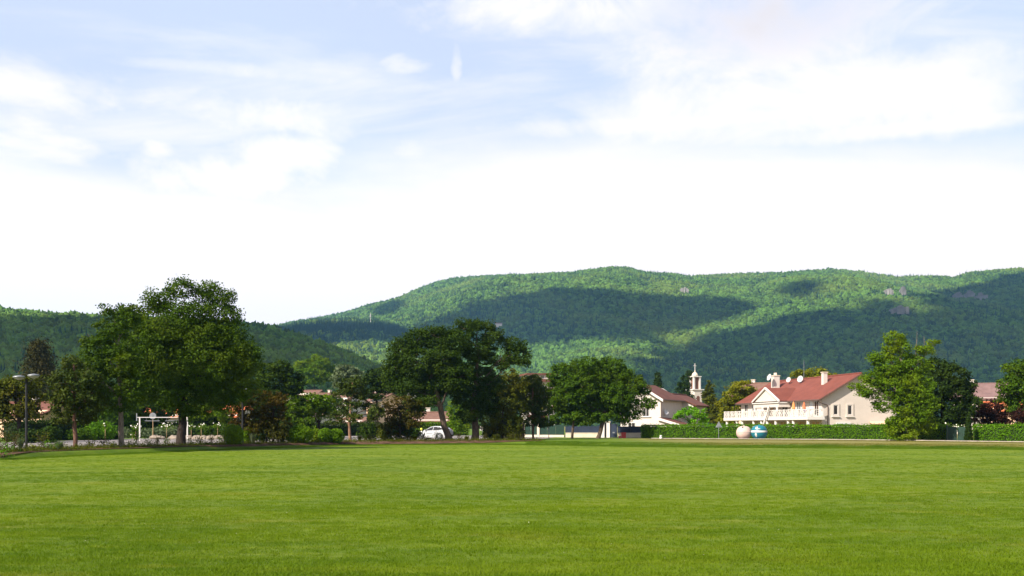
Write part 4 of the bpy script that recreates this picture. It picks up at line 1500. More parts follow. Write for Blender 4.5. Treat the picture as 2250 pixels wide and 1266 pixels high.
def window(parent, f, u, z, w, h, frame='trim_white', glass='glass_dark', surround=None, sill=True, bars=1, name='window', cross=False):
    """glazed opening: surround proud of the wall, frame, pane behind it, sill"""
    mb = MB()
    t = .07
    fbox(mb, f, u, u + t, z, z + h, .0, .06)
    fbox(mb, f, u + w - t, u + w, z, z + h, .0, .06)
    fbox(mb, f, u + t, u + w - t, z, z + t, .0, .058)
    fbox(mb, f, u + t, u + w - t, z + h - t, z + h, .0, .058)
    for b in range(bars):
        c = u + w * (b + 1) / (bars + 1)
        fbox(mb, f, c - .03, c + .03, z + t, z + h - t, .0, .052)
    if cross:
        fbox(mb, f, u + t, u + w - t, z + h * .42, z + h * .42 + .05, .0, .048)
    wnd = mb.build(name, frame, parent)
    g = MB()
    fbox(g, f, u + t * .6, u + w - t * .6, z + t * .6, z + h - t * .6, -.04, .018)
    g.build('pane', glass, wnd)
    if surround:
        s = MB()
        e = .2
        fbox(s, f, u - e, u - .003, z - e, z + h + e, -.02, .10)
        fbox(s, f, u + w + .003, u + w + e, z - e, z + h + e, -.02, .10)
        fbox(s, f, u, u + w, z + h + .003, z + h + e, -.02, .098)
        fbox(s, f, u, u + w, z - e, z - .003, -.02, .098)
        s.build('surround', surround, wnd)
    if sill:
        s = MB()
        fbox(s, f, u - .28, u + w + .28, z - .3 if surround else z - .1, z - (.205 if surround else .003), -.02, .2)
        s.build('sill', frame, wnd)
    return wnd


def chimney(parent, x, y, z0, z1, w=.8, d=.6, m='wall_white', capm='stone_wall'):
    c = MB().box(x - w / 2, y - d / 2, z0, x + w / 2, y + d / 2, z1).build('chimney', m, parent)
    MB().box(x - w / 2 - .08, y - d / 2 - .08, z1 + .003, x + w / 2 + .08, y + d / 2 + .08, z1 + .12).build('cap', capm, c)
    return c


def gable_roof(x0, x1, y0, y1, ze, zr, xr=None, th=.16):
    """ridge along y; eaves at x0 and x1"""
    xr = (x0 + x1) / 2 if xr is None else xr
    mb = MB()
    n1 = Vector((-(zr - ze), 0, xr - x0))
    n2 = Vector((zr - ze, 0, x1 - xr))
    mb.slab([(x0, y0, ze), (xr, y0, zr), (xr, y1, zr), (x0, y1, ze)], n1, th)
    mb.slab([(x1, y0, ze), (x1, y1, ze), (xr, y1, zr), (xr, y0, zr)], n2, th)
    mb.tube([(xr, y0 - .02, zr + .02), (xr, y1 + .02, zr + .02)], .12, 8)
    return mb


def satellite_dish(parent, loc, az, r=.62, name='satellite_dish'):
    """shallow bowl on an arm, facing horizontal angle az"""
    mb = MB()
    d = Vector((math.cos(az), math.sin(az), .35)).normalized()
    a = d.cross(Vector((0, 0, 1))).normalized()
    b = a.cross(d)
    c = Vector(loc)
    n = 18
    vs = [c - d * .16]
    for k, (rr, dep) in enumerate(((.5, -.12), (1.0, 0.0))):
        for j in range(n):
            t = 2 * math.pi * j / n
            vs.append(c + a * (r * rr * math.cos(t)) + b * (r * 1.12 * rr * math.sin(t)) + d * dep)
    fs = [(0, 1 + j, 1 + (j + 1) % n) for j in range(n)] + [(1 + j, 1 + n + j, 1 + n + (j + 1) % n, 1 + (j + 1) % n) for j in range(n)]
    # back shell
    m = len(vs)
    vs += [v - d * .03 for v in vs[:]]
    fs += [tuple(i + m for i in reversed(f)) for f in fs[:]]
    fs += [(1 + n + j, 1 + n + (j + 1) % n, m + 1 + n + (j + 1) % n, m + 1 + n + j) for j in range(n)]
    mb.add(vs, fs)
    o = mb.build(name, 'dish', parent)
    MB().tube([c - d * .18, c - d * .4 - Vector((0, 0, r * 1.1))], .04, 6).build('arm', 'grey_metal', o)
    MB().tube([c - b * r, c + d * .55], .02, 5).build('receiver', 'grey_metal', o)
    return o


# --- the house with the balcony
H1 = empty('balcony_house', (39.75, 130, G), math.atan2(.185, .983), 'large cream house with red tiled roof, long white balcony and columned portico', 'house')
ZE, ZR, XR, L1, W1 = 4.96, 8.37, 5.94, 26.8, 11.88
mb = MB()
mb.prism([(.65, -.3), (11.25, -.3), (11.25, ZE - .05), (XR, ZR - .35), (.65, ZE - .05)], 1, .55, 26.2)
mb.build('wall', 'wall_cream', H1)
roof = gable_roof(0, W1, 0, L1, ZE, ZR, XR).build('roof', 'roof_red', H1)
# bargeboards and gutter
mb = MB()
dx, dz = XR, ZR - ZE
for (xa, za, xb, zb) in ((0, ZE, XR, ZR), (W1, ZE, XR, ZR)):
    mb.add([(xa, -.04, za - .26), (xb, -.04, zb - .26), (xb, -.04, zb - .02), (xa, -.04, za - .02), (xa, .03, za - .26), (xb, .03, zb - .26), (xb, .03, zb - .02), (xa, .03, za - .02)],
           [(0, 1, 2, 3), (4, 7, 6, 5), (0, 4, 5, 1), (1, 5, 6, 2), (2, 6, 7, 3), (3, 7, 4, 0)])
mb.build('bargeboard', 'brown_metal', roof)
MB().tube([(-.07, -.05, ZE - .10), (-.07, L1, ZE - .10)], .085, 8).build('gutter', 'brown_metal', roof)
MB().box(.05, .1, ZE - .24, .62, L1 - .1, ZE - .20).build('soffit', 'trim_white', roof)
# rain pipes
MB().tube([(-.07, .25, ZE - .18), (.2, .3, ZE - .45), (1.35, .42, ZE - .75), (1.45, .45, ZE - 1.0), (1.45, .45, -.2)], .05, 7).build('rain_pipe', 'brown_metal', H1)
MB().tube([(-.07, 8.6, ZE - .18), (.3, 8.6, ZE - .5), (.58, 8.55, ZE - .8), (.58, 8.55, 2.8)], .05, 7).build('rain_pipe', 'brown_metal', H1)
# portico
PU0, PU1, PX = 9.1, 17.6, -1.35
pm = (PU0 + PU1) / 2
PZ = ZE + 1.95
prt = MB()
prt.slab([(PX, PU0 - .1, ZE), (PX, pm, PZ), (3.35, pm, PZ), (0.02, PU0 - .1, ZE)], Vector((0, -(PZ - ZE), pm - PU0)), .14)
prt.slab([(PX, PU1 + .1, ZE), (0.02, PU1 + .1, ZE), (3.35, pm, PZ), (PX, pm, PZ)], Vector((0, (PZ - ZE), PU1 - pm)), .14)
proof = prt.build('portico_roof', 'roof_red', H1)
ped = MB().prism([(PU0 + .15, ZE - .02), (PU1 - .15, ZE - .02), (pm, PZ - .24)], 0, PX + .18, PX + .55).build('pediment', 'wall_white', H1)
mb = MB()
for (ua, ub) in ((PU0 - .12, pm), (PU1 + .12, pm)):
    mb.add([(PX - .06, ua, ZE - .14), (PX - .06, ub, PZ - .20), (PX - .06, ub, PZ + .07), (PX - .06, ua, ZE + .10), (PX + .17, ua, ZE - .14), (PX + .17, ub, PZ - .20), (PX + .17, ub, PZ + .07), (PX + .17, ua, ZE + .10)],
           [(0, 1, 2, 3), (4, 7, 6, 5), (0, 4, 5, 1), (1, 5, 6, 2), (2, 6, 7, 3), (3, 7, 4, 0)])
mb.build('raking_cornice', 'trim_white', ped)
MB().box(PX - .04, PU0 - .05, ZE - .30, 0.55, PU1 + .05, ZE - .16).build('cornice', 'trim_white', ped)
MB().box(PX + .12, PU0 + .1, ZE - .85, .5, PU1 - .1, ZE - .303).build('entablature', 'wall_white', H1)
# balcony
BX, BZ0, BZ1 = -1.75, 2.30, 2.72
MB().box(BX, -.2, BZ0, .64, 27.4, BZ1).build('balcony_slab', 'trim_white', H1)
for u in (9.7, 12.4, 14.3, 17.0):
    c = MB().lathe([(.21, BZ1 + .003), (.21, BZ1 + .12), (.165, BZ1 + .16), (.155, ZE - 1.05), (.20, ZE - .98), (.22, ZE - .857)], BX + .35 + .2, u, 14).build('column', 'trim_white', H1, smooth=False)
for u in (.3, 4.4, 5.9, 9.7, 12.4, 14.3, 17.0, 21.0, 23.0, 26.8):
    MB().lathe([(.24, -.3), (.22, 0), (.20, BZ0 - .2), (.26, BZ0 - .1), (.26, BZ0 - .003)], BX + .36, u, 12).build('pillar', 'trim_white', H1)


def railing(f, u0, u1, z0, h, parent):
    """posts, rails and crossed bars between u0 and u1"""
    n = max(1, round((u1 - u0) / 1.35))
    st = (u1 - u0) / n
    mb = MB()
    fbox(mb, f, u0, u1, z0 + h - .09, z0 + h, -.07, .07)
    fbox(mb, f, u0, u1, z0 + .06, z0 + .13, -.05, .05)
    rl = mb.build('railing', 'trim_white', parent)
    for i in range(n + 1):
        u = u0 + st * i
        p = MB()
        fbox(p, f, u - .09, u + .09, z0 + .003, z0 + h + .04, -.09, .09)
        p.build('post', 'trim_white', rl)
    for i in range(n):
        a, b = u0 + st * i + .1, u0 + st * (i + 1) - .1
        c = MB()
        za, zb = z0 + .13, z0 + h - .09
        m = (a + b) / 2
        for (p, q) in (((a, za), (m, zb)), ((a, zb), (m, za)), ((m, za), (b, zb)), ((m, zb), (b, za))):
            c.tube([f(p[0], p[1], 0), f(q[0], q[1], 0)], .028, 5)
        c.tube([f(m, za, 0), f(m, zb, 0)], .022, 5)
        c.build('lattice', 'trim_white', rl)


fy = wall_frame((BX + .12, 0), (0, 1), (-1, 0))
railing(fy, .0, 9.4, BZ1, .95, H1)
railing(fy, 10.0, 16.8, BZ1, .95, H1)
railing(fy, 17.3, 27.2, BZ1, .95, H1)
railing(wall_frame((BX + .3, 27.28), (1, 0), (0, 1)), 0, 1.9, BZ1, .95, H1)
railing(wall_frame((BX + .3, -.08), (1, 0), (0, -1)), 0, 1.9, BZ1, .95, H1)
# sweeping stair side in front of the portico
st = MB()
st.add([(BX - .25, 10.6, BZ1 + 1.5), (BX - .25, 10.85, BZ1 + 1.5), (BX - .7, 13.0, .0), (BX - .7, 12.6, .0), (BX - .08, 10.6, BZ1 + 1.5), (BX - .08, 10.85, BZ1 + 1.5), (BX - .5, 13.0, .0), (BX - .5, 12.6, .0)],
       [(0, 1, 2, 3), (7, 6, 5, 4), (0, 4, 5, 1), (1, 5, 6, 2), (2, 6, 7, 3), (3, 7, 4, 0)])
st.build('stair_side', 'trim_white', H1)
# openings of the long front (facing the balcony)
ff = wall_frame((.65, 0), (0, 1), (-1, 0))
for u, w, gl, bars in ((1.3, 1.2, 'glass_dark', 1), (2.9, 1.0, 'shutter_grey', 0), (6.3, 1.3, 'glass_grey', 1), (10.2, 1.8, 'glass_dark', 1), (12.7, 1.4, 'tan_wood', 0), (14.7, 1.9, 'tan_wood', 1), (20.3, 1.8, 'glass_grey', 1), (23.6, 1.2, 'glass_dark', 1)):  # wide dark and tan ones behind the columns put the recess shade into colour
    window(H1, ff, u, BZ1 + .02, w, 2.1, glass=gl, bars=bars, sill=False, name='balcony_door', cross=True)
for u, w in ((1.0, 2.2), (5.0, 2.4), (10.5, 2.0), (15.0, 2.0), (20.5, 2.2)):
    window(H1, ff, u, .1, w, 2.0, glass='tan_wood', bars=1, sill=False, name='ground_floor_door')
# gable wall windows
fg = wall_frame((.65, .55), (1, 0), (0, -1))
window(H1, fg, 1.62, 2.95, .62, 1.25, glass='glass_dark', surround='wall_cream', bars=0)
window(H1, fg, 3.62, 2.95, .62, 1.25, glass='glass_dark', surround='wall_cream', bars=0)
window(H1, fg, 2.1, .3, 1.8, 1.35, glass='shutter_grey', bars=0)
mb = MB()
fbox(mb, fg, 2.0, 4.0, 1.72, 1.9, .0, .25)
mb.build('shutter_box', 'shutter_grey', H1)
mb = MB()
mb.add([fg(6.7, 1.95, .0), fg(9.9, 1.95, .0), fg(9.9, 1.72, .9), fg(6.7, 1.72, .9), fg(6.7, 2.08, .0), fg(9.9, 2.08, .0), fg(9.9, 1.80, .9), fg(6.7, 1.80, .9)],
       [(0, 1, 2, 3), (4, 7, 6, 5), (0, 4, 5, 1), (1, 5, 6, 2), (2, 6, 7, 3), (3, 7, 4, 0)])
mb.build('door_canopy', 'wall_peach', H1)
MB().tube([(10.6, .42, 3.0), (10.6, .42, -.2)], .05, 6).build('rain_pipe', 'dark_metal', H1)
# things on the roof
chimney(roof, 4.0, 6.2, 6.6, ZR + .35, .58, .6)
ch2 = chimney(roof, 3.4, 20.0, 6.3, ZR + .55, .9, 1.0, 'wall_white')
for k in range(3):
    MB().lathe([(.12, ZR + .673), (.10, ZR + 1.05)], 3.4, 19.7 + .3 * k, 8).build('chimney_pot', 'stone_wall', ch2)
satellite_dish(roof, (2.0, 19.2, ZR + .35), math.radians(190), .46)
satellite_dish(roof, (4.5, 18.0, ZR - .05), math.radians(215), .36)
satellite_dish(roof, (4.6, 14.5, ZR - .1), math.radians(215), .44)
MB().tube([(5.2, 14.5, ZR - .3), (5.2, 14.5, ZR + 2.6)], .03, 5).build('aerial', 'grey_metal', roof)

# things standing on the balcony
def parasol(label, u, topm, skirtm, h):
    c = H1.matrix_basis @ Vector((BX + .75, u, BZ1))
    r = empty('parasol', c, 0, label, 'parasol')
    MB().lathe([(.25, .003), (.25, .06), (.03, .08), (.025, h)], 0, 0, 10).build('pole', 'grey_metal', r)
    MB().lathe([(.16, h * .45), (.24, h * .55), (.15, h * .85), (.03, h * 1.02)], 0, 0, 12).build('folded_canopy', topm, r)
    if skirtm:
        MB().lathe([(.12, h * .26), (.42, h * .34), (.30, h * .44), (.10, h * .455)], 0, 0, 12).build('hood', skirtm, r)
    return r


parasol('folded orange parasol on the balcony by the glass door', 5.2, 'orange_cloth', None, 2.0)
parasol('folded red parasol with purple hood on the balcony, nearest the gable', 2.2, 'red_cloth', 'purple_cloth', 1.9)

# --- brown roofed house
a2 = math.atan2(-.45, .893)
H2 = empty('brown_roof_house', (22.55, 150, G), math.atan2(.893, .45) - math.pi / 2, 'white house with brown red roof between the rounded tree and the church tower', 'house')
# local: y runs along the side wall (away), x runs to the right; the house lies at negative x
E2, R2, XW = 5.49, 7.85, -7.6
MB().prism([(-.6, -.3), (-.6, E2 - .05), (XW / 2, R2 - .32), (XW + .6, E2 - .05), (XW + .6, -.3)], 1, .7, 11.6).build('wall', 'wall_white', H2)
mb = MB()
n1 = Vector((R2 - E2, 0, -XW / 2))
mb.slab([(0, 0, E2), (0, 12.2, E2), (XW / 2, 7.8, R2), (XW / 2, 0, R2)], n1, .18)
mb.slab([(XW, 0, E2), (XW / 2, 0, R2), (XW / 2, 7.8, R2), (XW, 12.2, E2)], Vector((-(R2 - E2), 0, -XW / 2)), .18)
mb.slab([(0, 12.2, E2), (XW, 12.2, E2), (XW / 2, 7.8, R2)], Vector((0, R2 - E2, 4.4)), .18)
r2 = mb.build('roof', 'roof_brown', H2)
mb = MB()
for (xa, za, xb, zb) in ((0, E2, XW / 2, R2), (XW, E2, XW / 2, R2)):
    mb.add([(xa, -.05, za - .42), (xb, -.05, zb - .42), (xb, -.05, zb - .02), (xa, -.05, za - .02), (xa, .04, za - .42), (xb, .04, zb - .42), (xb, .04, zb - .02), (xa, .04, za - .02)],
           [(0, 1, 2, 3), (4, 7, 6, 5), (0, 4, 5, 1), (1, 5, 6, 2), (2, 6, 7, 3), (3, 7, 4, 0)])
mb.build('bargeboard', 'trim_white', r2)
MB().tube([(.06, .1, E2 - .1), (.06, 12.2, E2 - .1)], .07, 7).build('gutter', 'brown_metal', r2)
MB().box(-2.9, 1.0, 6.55, -2.3, 1.9, 6.95).build('skylight', 'glass_grey', r2)
MB().tube([(.06, .4, E2 - .2), (-.5, .6, E2 - .7), (-.53, .62, 0)], .045, 6).build('rain_pipe', 'brown_metal', H2)
fs_ = wall_frame((-.6, 0), (0, 1), (1, 0))
window(H2, fs_, 9.6, 2.6, .5, 1.1, glass='glass_grey', bars=0)
satellite_dish(H2, (-.1, 1.9, 3.6), math.radians(-30), .4)
fgb = wall_frame((XW + .6, .7), (1, 0), (0, -1))
window(H2, fgb, 3.6, 2.9, 1.0, 1.2, bars=1)
window(H2, fgb, 1.2, .6, 1.2, 1.4, bars=1)
# lower wing
wg = MB().prism([(-5.5, -.3), (1.2, -.3), (1.2, 4.85), (-2.2, 6.4), (-5.5, 4.85)], 1, 11.65, 18.5).build('wing_wall', 'wall_white', H2)
gable_roof(-6.1, 1.8, 11.3, 19, 4.75, 6.6, -2.2).build('wing_roof', 'roof_brown', H2)
# porch with a shed roof on the long side
mb = MB()
mb.prism([(-.55, -.3), (2.3, -.3), (2.3, 1.55), (-.55, 2.35)], 1, -.6, 4.2)
mb.build('porch_wall', 'wall_white', H2)
MB().slab([(-.55, -1.0, 2.75), (2.9, -1.0, 1.70), (2.9, 4.6, 1.70), (-.55, 4.6, 2.75)], Vector((.3, 0, 1)), .16).build('porch_roof', 'roof_brown', H2)
MB().add([(-.6, -1.06, 2.40), (2.95, -1.06, 1.36), (2.95, -1.06, 1.72), (-.6, -1.06, 2.78), (-.6, -.97, 2.40), (2.95, -.97, 1.36), (2.95, -.97, 1.72), (-.6, -.97, 2.78)],
         [(0, 1, 2, 3), (4, 7, 6, 5), (0, 4, 5, 1), (1, 5, 6, 2), (2, 6, 7, 3), (3, 7, 4, 0)]).build('porch_bargeboard', 'trim_white', H2)

# --- church tower
Yc = 320.0
T = empty('church_tower', (X(1527, Yc), Yc, G), R(22), 'white church bell tower with open brown belfry, small dome and cross', 'tower')
zb = Z(856, Yc) - G
zt = Z(829, Yc) - G
mb = MB()
q = 1.85
MB().prism([(-q, -q * .7), (-q * .7, -q), (q * .7, -q), (q, -q * .7), (q, q * .7), (q * .7, q), (-q * .7, q), (-q, q * .7)], 2, -.3, zb - .25).build('shaft', 'wall_white', T)
MB().box(-2.1, -2.1, zb - .247, 2.1, 2.1, zb + .05).build('cornice', 'trim_white', T)
bl = MB()
for sx in (-1, 1):
    for sy in (-1, 1):
        bl.box(sx * 1.05 - .28, sy * 1.05 - .28, zb + .053, sx * 1.05 + .28, sy * 1.05 + .28, zt)
bl.build('belfry_frame', 'trim_white', T)
MB().box(-.95, -.95, zb + .053, .95, .95, zt - .02).build('louvre', 'bottle_brown', T)
MB().box(-1.5, -1.5, zt + .003, 1.5, 1.5, zt + .3).build('belfry_cornice', 'trim_white', T)
MB().lathe([(1.05, zt + .303), (1.0, zt + .7), (.8, zt + 1.15), (.45, zt + 1.5), (.18, zt + 1.65), (.12, zt + 2.2)], 0, 0, 16).build('dome', 'stone_wall', T, smooth=True)
cr = MB().box(-.07, -.07, zt + 2.2, .07, .07, zt + 4.4)
cr.box(-.5, -.06, zt + 3.55, .5, .06, zt + 3.72)
cr.build('cross', 'trim_white', T)
for f in (wall_frame((-.55, -q), (1, 0), (0, -1)), wall_frame((q, -.55), (0, 1), (1, 0))):
    w = MB()
    arch = [(0, 0), (1.1, 0), (1.1, 1.5)] + [(.55 + .55 * math.cos(t), 1.5 + .55 * math.sin(t)) for t in np.linspace(.3, math.pi - .3, 5)] + [(0, 1.5)]
    k = len(arch)
    zz = zb - 4.1
    w.add([f(u, zz + v, -.05) for u, v in arch] + [f(u, zz + v, .05) for u, v in arch], [tuple(range(k)), tuple(range(2 * k - 1, k - 1, -1))] + [(i, (i + 1) % k, k + (i + 1) % k, k + i) for i in range(k)])
    w.build('arched_window', 'bottle_brown', T)


# --- village houses, further off
def house(name, label, px, Y, pyridge, pyeave, w, d, rz, wallm, roofm, wins=2, chim=True, group='village houses', roofdir='y', pybase=None):
    c = Vector((X(px, Y), Y, G))
    ze, zr = Z(pyeave, Y) - G, Z(pyridge, Y) - G
    h = empty(name, c, rz, label, 'house', group)
    MB().prism([(-w / 2, -.3), (w / 2, -.3), (w / 2, ze), (0, zr - .2), (-w / 2, ze)], 1, -d / 2, d / 2).build('wall', wallm, h)
    rf = gable_roof(-w / 2 - .5, w / 2 + .5, -d / 2 - .5, d / 2 + .5, ze - .25, zr).build('roof', roofm, h)
    if chim:
        chimney(rf, w * .18, d * .2, zr - 1.2, zr + .7, .7, .7, 'wall_white')
    fr = wall_frame((-w / 2, -d / 2), (1, 0), (0, -1))
    for i in range(wins):
        window(h, fr, w * (i + .5) / wins - .45, max(.8, ze - 1.9), .9, 1.2, bars=1, sill=True)
    fl = wall_frame((-w / 2, -d / 2), (0, 1), (-1, 0))
    for i in range(2):
        window(h, fl, d * (i + .5) / 2 - .45, max(.8, ze - 1.9), .9, 1.2, bars=1, sill=True)
    return h


house('village_house', 'low house with mossy brown roof behind the street lamp', 84, 135, 884, 908, 9, 10, R(70), 'wall_peach', 'roof_brown', 2)
house('village_house', 'house with bright orange roof glimpsed beside the tallest trunk', 381, 170, 893, 914, 8, 8, R(88), 'wall_cream', 'roof_orange', 2)
house('village_house', 'house with orange roof glimpsed left of the dark lamp post', 507, 172, 892, 914, 8, 6, R(80), 'wall_white', 'roof_orange', 2)
house('village_house', 'pinkish roofed village house above the yellow green tree', 668, 262, 858, 868, 9, 9, R(80), 'wall_cream', 'roof_pink', 2)
house('village_house', 'wide village house with pinkish roof and white walls above the hedge', 735, 235, 864, 880, 12, 11, R(75), 'wall_white', 'roof_pink', 3)
house('village_house', 'small white walled house low behind the yellow green tree', 692, 168, 908, 914, 6, 5, R(60), 'wall_white', 'roof_pink', 1, False)
house('village_house', 'peach walled house half hidden between flat-topped pine and broad oak', 845, 245, 866, 885, 9, 9, R(30), 'wall_peach', 'roof_pink', 2)
house('village_house', 'cream village house high behind the broad oak crown', 868, 300, 850, 862, 9, 9, R(60), 'wall_cream', 'roof_pink', 2)
house('village_house', 'low house with dusky pink roof behind the white car', 953, 176, 906, 924, 6.5, 5.5, R(88), 'wall_cream', 'roof_pink', 1)
house('village_house', 'pale house low behind the rusty shrub tree', 905, 182, 915, 924, 5, 5, R(40), 'wall_white', 'roof_pink', 1, False)
house('village_house', 'small white house low behind the orange pine trunk', 787, 180, 918, 926, 5, 5, R(60), 'wall_white', 'roof_pink', 1, False)
house('village_house', 'peach house with square chimney behind the red roofed balcony house', 1672, 196, 842, 868, 10, 10, R(60), 'wall_peach', 'roof_pink', 2)
chimney(bpy.data.objects['village_house.011'] if 'village_house.011' in bpy.data.objects else None, 1.8, -3.0, 6.2, 9.2, 1.0, 1.0, 'wall_peach')
house('village_house', 'house with plum brown roof between the dark tree and the rounded edge tree', 2162, 180, 843, 876, 11, 10, R(65), 'wall_cream', 'roof_plum', 2)
house('village_house', 'low house with orange red roof above the plum tree', 2205, 152, 884, 900, 6, 5, R(80), 'wall_peach', 'roof_orange', 1, False)
# flat-roofed block
Yb = 330.0
B = empty('apartment_block', (X(1186, Yb), Yb, G), R(12), 'red and white flat roofed apartment block between the oaks and the rounded tree', 'building')
zt = Z(826, Yb) - G
MB().box(-5, -5, -.3, 4, 5, zt).build('wall', 'wall_white', B)
MB().box(-5.6, -5.6, zt + .003, 4.6, 5.6, zt + .6).build('roof', 'roof_brown', B)
for k in range(5):
    z = zt - 2.9 * k - 1.3
    MB().box(-5.4, -6.1, z - .9, 4.4, -5.02, z).build('balcony', 'roof_brown', B)
    fr = wall_frame((-5, -5), (1, 0), (0, -1))
    for u in (1.2, 4, 6.6):
        window(B, fr, u, z + .1, 1.2, 1.1, bars=1, sill=False)

# ------------------------------------------------------------------ fence and gates of the brown roofed house
Yf = 130.0


def wall_piece(name, label, p0, p1, Y0, Y1, parts):
    a, b = Vector((X(p0, Y0), Y0, G)), Vector((X(p1, Y1), Y1, G))
    d = b - a
    root = empty(name, a, math.atan2(d.y, d.x), label, 'fence')
    parts(root, d.length)
    return root


def navy_fence(root, L):
    MB().box(0, -.1, -.2, L, .1, .56).build('low_wall', 'stone_wall', root)
    MB().box(-.03, -.14, .563, L + .03, .14, .62).build('coping', 'stone_wall', root)
    n = max(2, int(L / 1.6))
    for i in range(n):
        MB().box(L * i / n + .05, -.03, .625, L * (i + 1) / n - .02, .03, 1.42 + .02 * (i % 2)).build('panel', 'navy', root)
    for i in range(n + 1):
        MB().box(L * i / n - .04, -.05, .622, L * i / n + .04, .05, 1.5).build('post', 'navy', root)


wall_piece('panel_fence', 'navy panelled fence on a pale low wall left of the white gate posts', 1243, 1316, 130, 129, navy_fence)
wall_piece('panel_fence', 'navy panelled fence on a pale low wall behind the red hydrant', 1358, 1412, 128, 127, navy_fence)


def pillar_pair(root, L):
    for x in (0, L):
        c = MB().box(x - .22, -.22, -.2, x + .22, .22, 1.95).build('gate_post', 'trim_white', root)
        MB().box(x - .29, -.29, 1.953, x + .29, .29, 2.08).build('cap', 'stone_wall', c)
    MB().box(.25, -.04, .02, L - .25, .04, 1.8).build('gate_leaf', 'dark_metal', root)


wall_piece('garden_gate', 'dark narrow gate between two white posts beside the leaning trunk', 1325, 1337, 128.6, 128.4, pillar_pair)


def big_gate(root, L):
    g = MB().box(0, -.04, .05, L, .04, 1.75).build('gate_leaf', 'navy', root)
    MB().box(L * .35, -.052, .55, L * .65, -.043, .72).build('letter_plate', 'grey_metal', g)
    MB().box(-.03, -.07, -.1, .05, .07, 1.85).build('gate_post', 'navy', root)


wall_piece('garden_gate', 'wide navy gate with a letter plate, right of the white gate posts', 1341, 1356, 128.3, 128, big_gate)


def mesh_fence(root, L):
    MB().box(0, -.12, -.2, L, .12, .30).build('low_wall', 'stone_wall', root)
    n = max(2, int(L / 1.2))
    for i in range(n):
        c = MB()
        x0, x1 = L * i / n + .04, L * (i + 1) / n - .04
        for k in range(10):
            x = x0 + (x1 - x0) * k / 9
            c.box(x - .02, -.012, .303, x + .02, .012, 1.65)
        for z in (.45, .95, 1.5):
            c.box(x0, -.02, z, x1, -.013, z + .05)
        c.box(x0, .016, .32, x1, .03, 1.6)
        c.build('panel', 'green_paint', root)
    MB().box(-.18, -.18, -.2, .18, .18, 1.72).build('post', 'stone_wall', root)


wall_piece('rail_fence', 'green railing fence with pale post, nearer the rounded tree', 1184, 1240, 134, 132, mesh_fence)
wall_piece('rail_fence', 'green railing fence with pale post, nearer the oaks', 1151, 1182, 135, 134, mesh_fence)


def green_gate(root, L):
    for x0, x1 in ((0, L / 2 - .03), (L / 2 + .03, L)):
        c = MB().box(x0, -.03, .05, x1, .03, 1.40).build('gate_leaf', 'green_paint', root)
        for k in range(5):
            x = x0 + (x1 - x0) * (k + .5) / 5
            MB().box(x - .04, -.06, .08, x + .04, -.033, 1.37).build('slat', 'green_paint', c)
    for x in (-.1, L + .1):
        MB().box(x - .07, -.08, -.1, x + .07, .08, 1.55).build('post', 'green_paint', root)


wall_piece('garden_gate', 'green double garden gate between the clipped hedges', 2083, 2124, 99.8, 98.8, green_gate)

# ------------------------------------------------------------------ street furniture
def street_lamp(name, label, px, Y, H, rz=0.0, heads=2, group='street lamps'):
    c = Vector((X(px, Y), Y, 0))
    c.z = float(gz(c.x, c.y))
    r = empty(name, c, rz, label, 'street lamp', group)
    MB().tube([(0, 0, -.1), (0, 0, .25), (0, 0, .26), (0, 0, H)], [.10, .10, .078, .070], 12).build('pole', 'dark_metal', r)
    for k in range(heads):
        sx = -1 if k == 0 else 1
        hz_ = H + (.22 if k else .12)
        a = MB().tube([(0, 0, H - .25), (sx * .16, 0, H - .16), (sx * .36, 0, hz_ - .22), (sx * .44, 0, hz_ - .05)], .022, 6).build('arm', 'dark_metal', r)
        hd = MB().lathe([(.05, hz_ - .16), (.14, hz_ - .09), (.36, hz_ + .01), (.37, hz_ + .05), (.30, hz_ + .10), (.06, hz_ + .15)], sx * .44, 0, 20).build('lamp_head', 'grey_metal', r, smooth=True)
        MB().lathe([(.05, hz_ - .155), (.30, hz_ - .035), (.33, hz_ + .0)], sx * .44, 0, 20).build('diffuser', 'lamp_glass', hd)
    return r


street_lamp('street_lamp', 'tall dark street lamp with two disc heads standing at the near bed edge', 58, 63.5, 4.45, R(8))
street_lamp('street_lamp', 'dark twin disc street lamp behind the clipped ball bush', 533, 84.5, 4.3, R(60))
street_lamp('street_lamp', 'distant twin disc street lamp above the yellow green tree', 657, 128, 4.7, R(20))
street_lamp('street_lamp', 'distant twin disc street lamp left of the broad oak', 827, 132, 4.6, R(10))
# square lamp
Y = 116.0
r = empty('park_lamp', (X(1206, Y), Y, G), 0, 'slim park lamp with a square flat head left of the rounded tree', 'street lamp')
MB().tube([(0, 0, -.1), (0, 0, 2.9)], .05, 8).build('pole', 'grey_metal', r)
MB().prism([(-.10, 2.903), (.10, 2.903), (.26, 3.45), (-.26, 3.45)], 1, -.2, .2).build('lantern', 'glass_grey', r)
MB().box(-.32, -.26, 3.453, .32, .26, 3.53).build('lamp_head', 'trim_white', r)

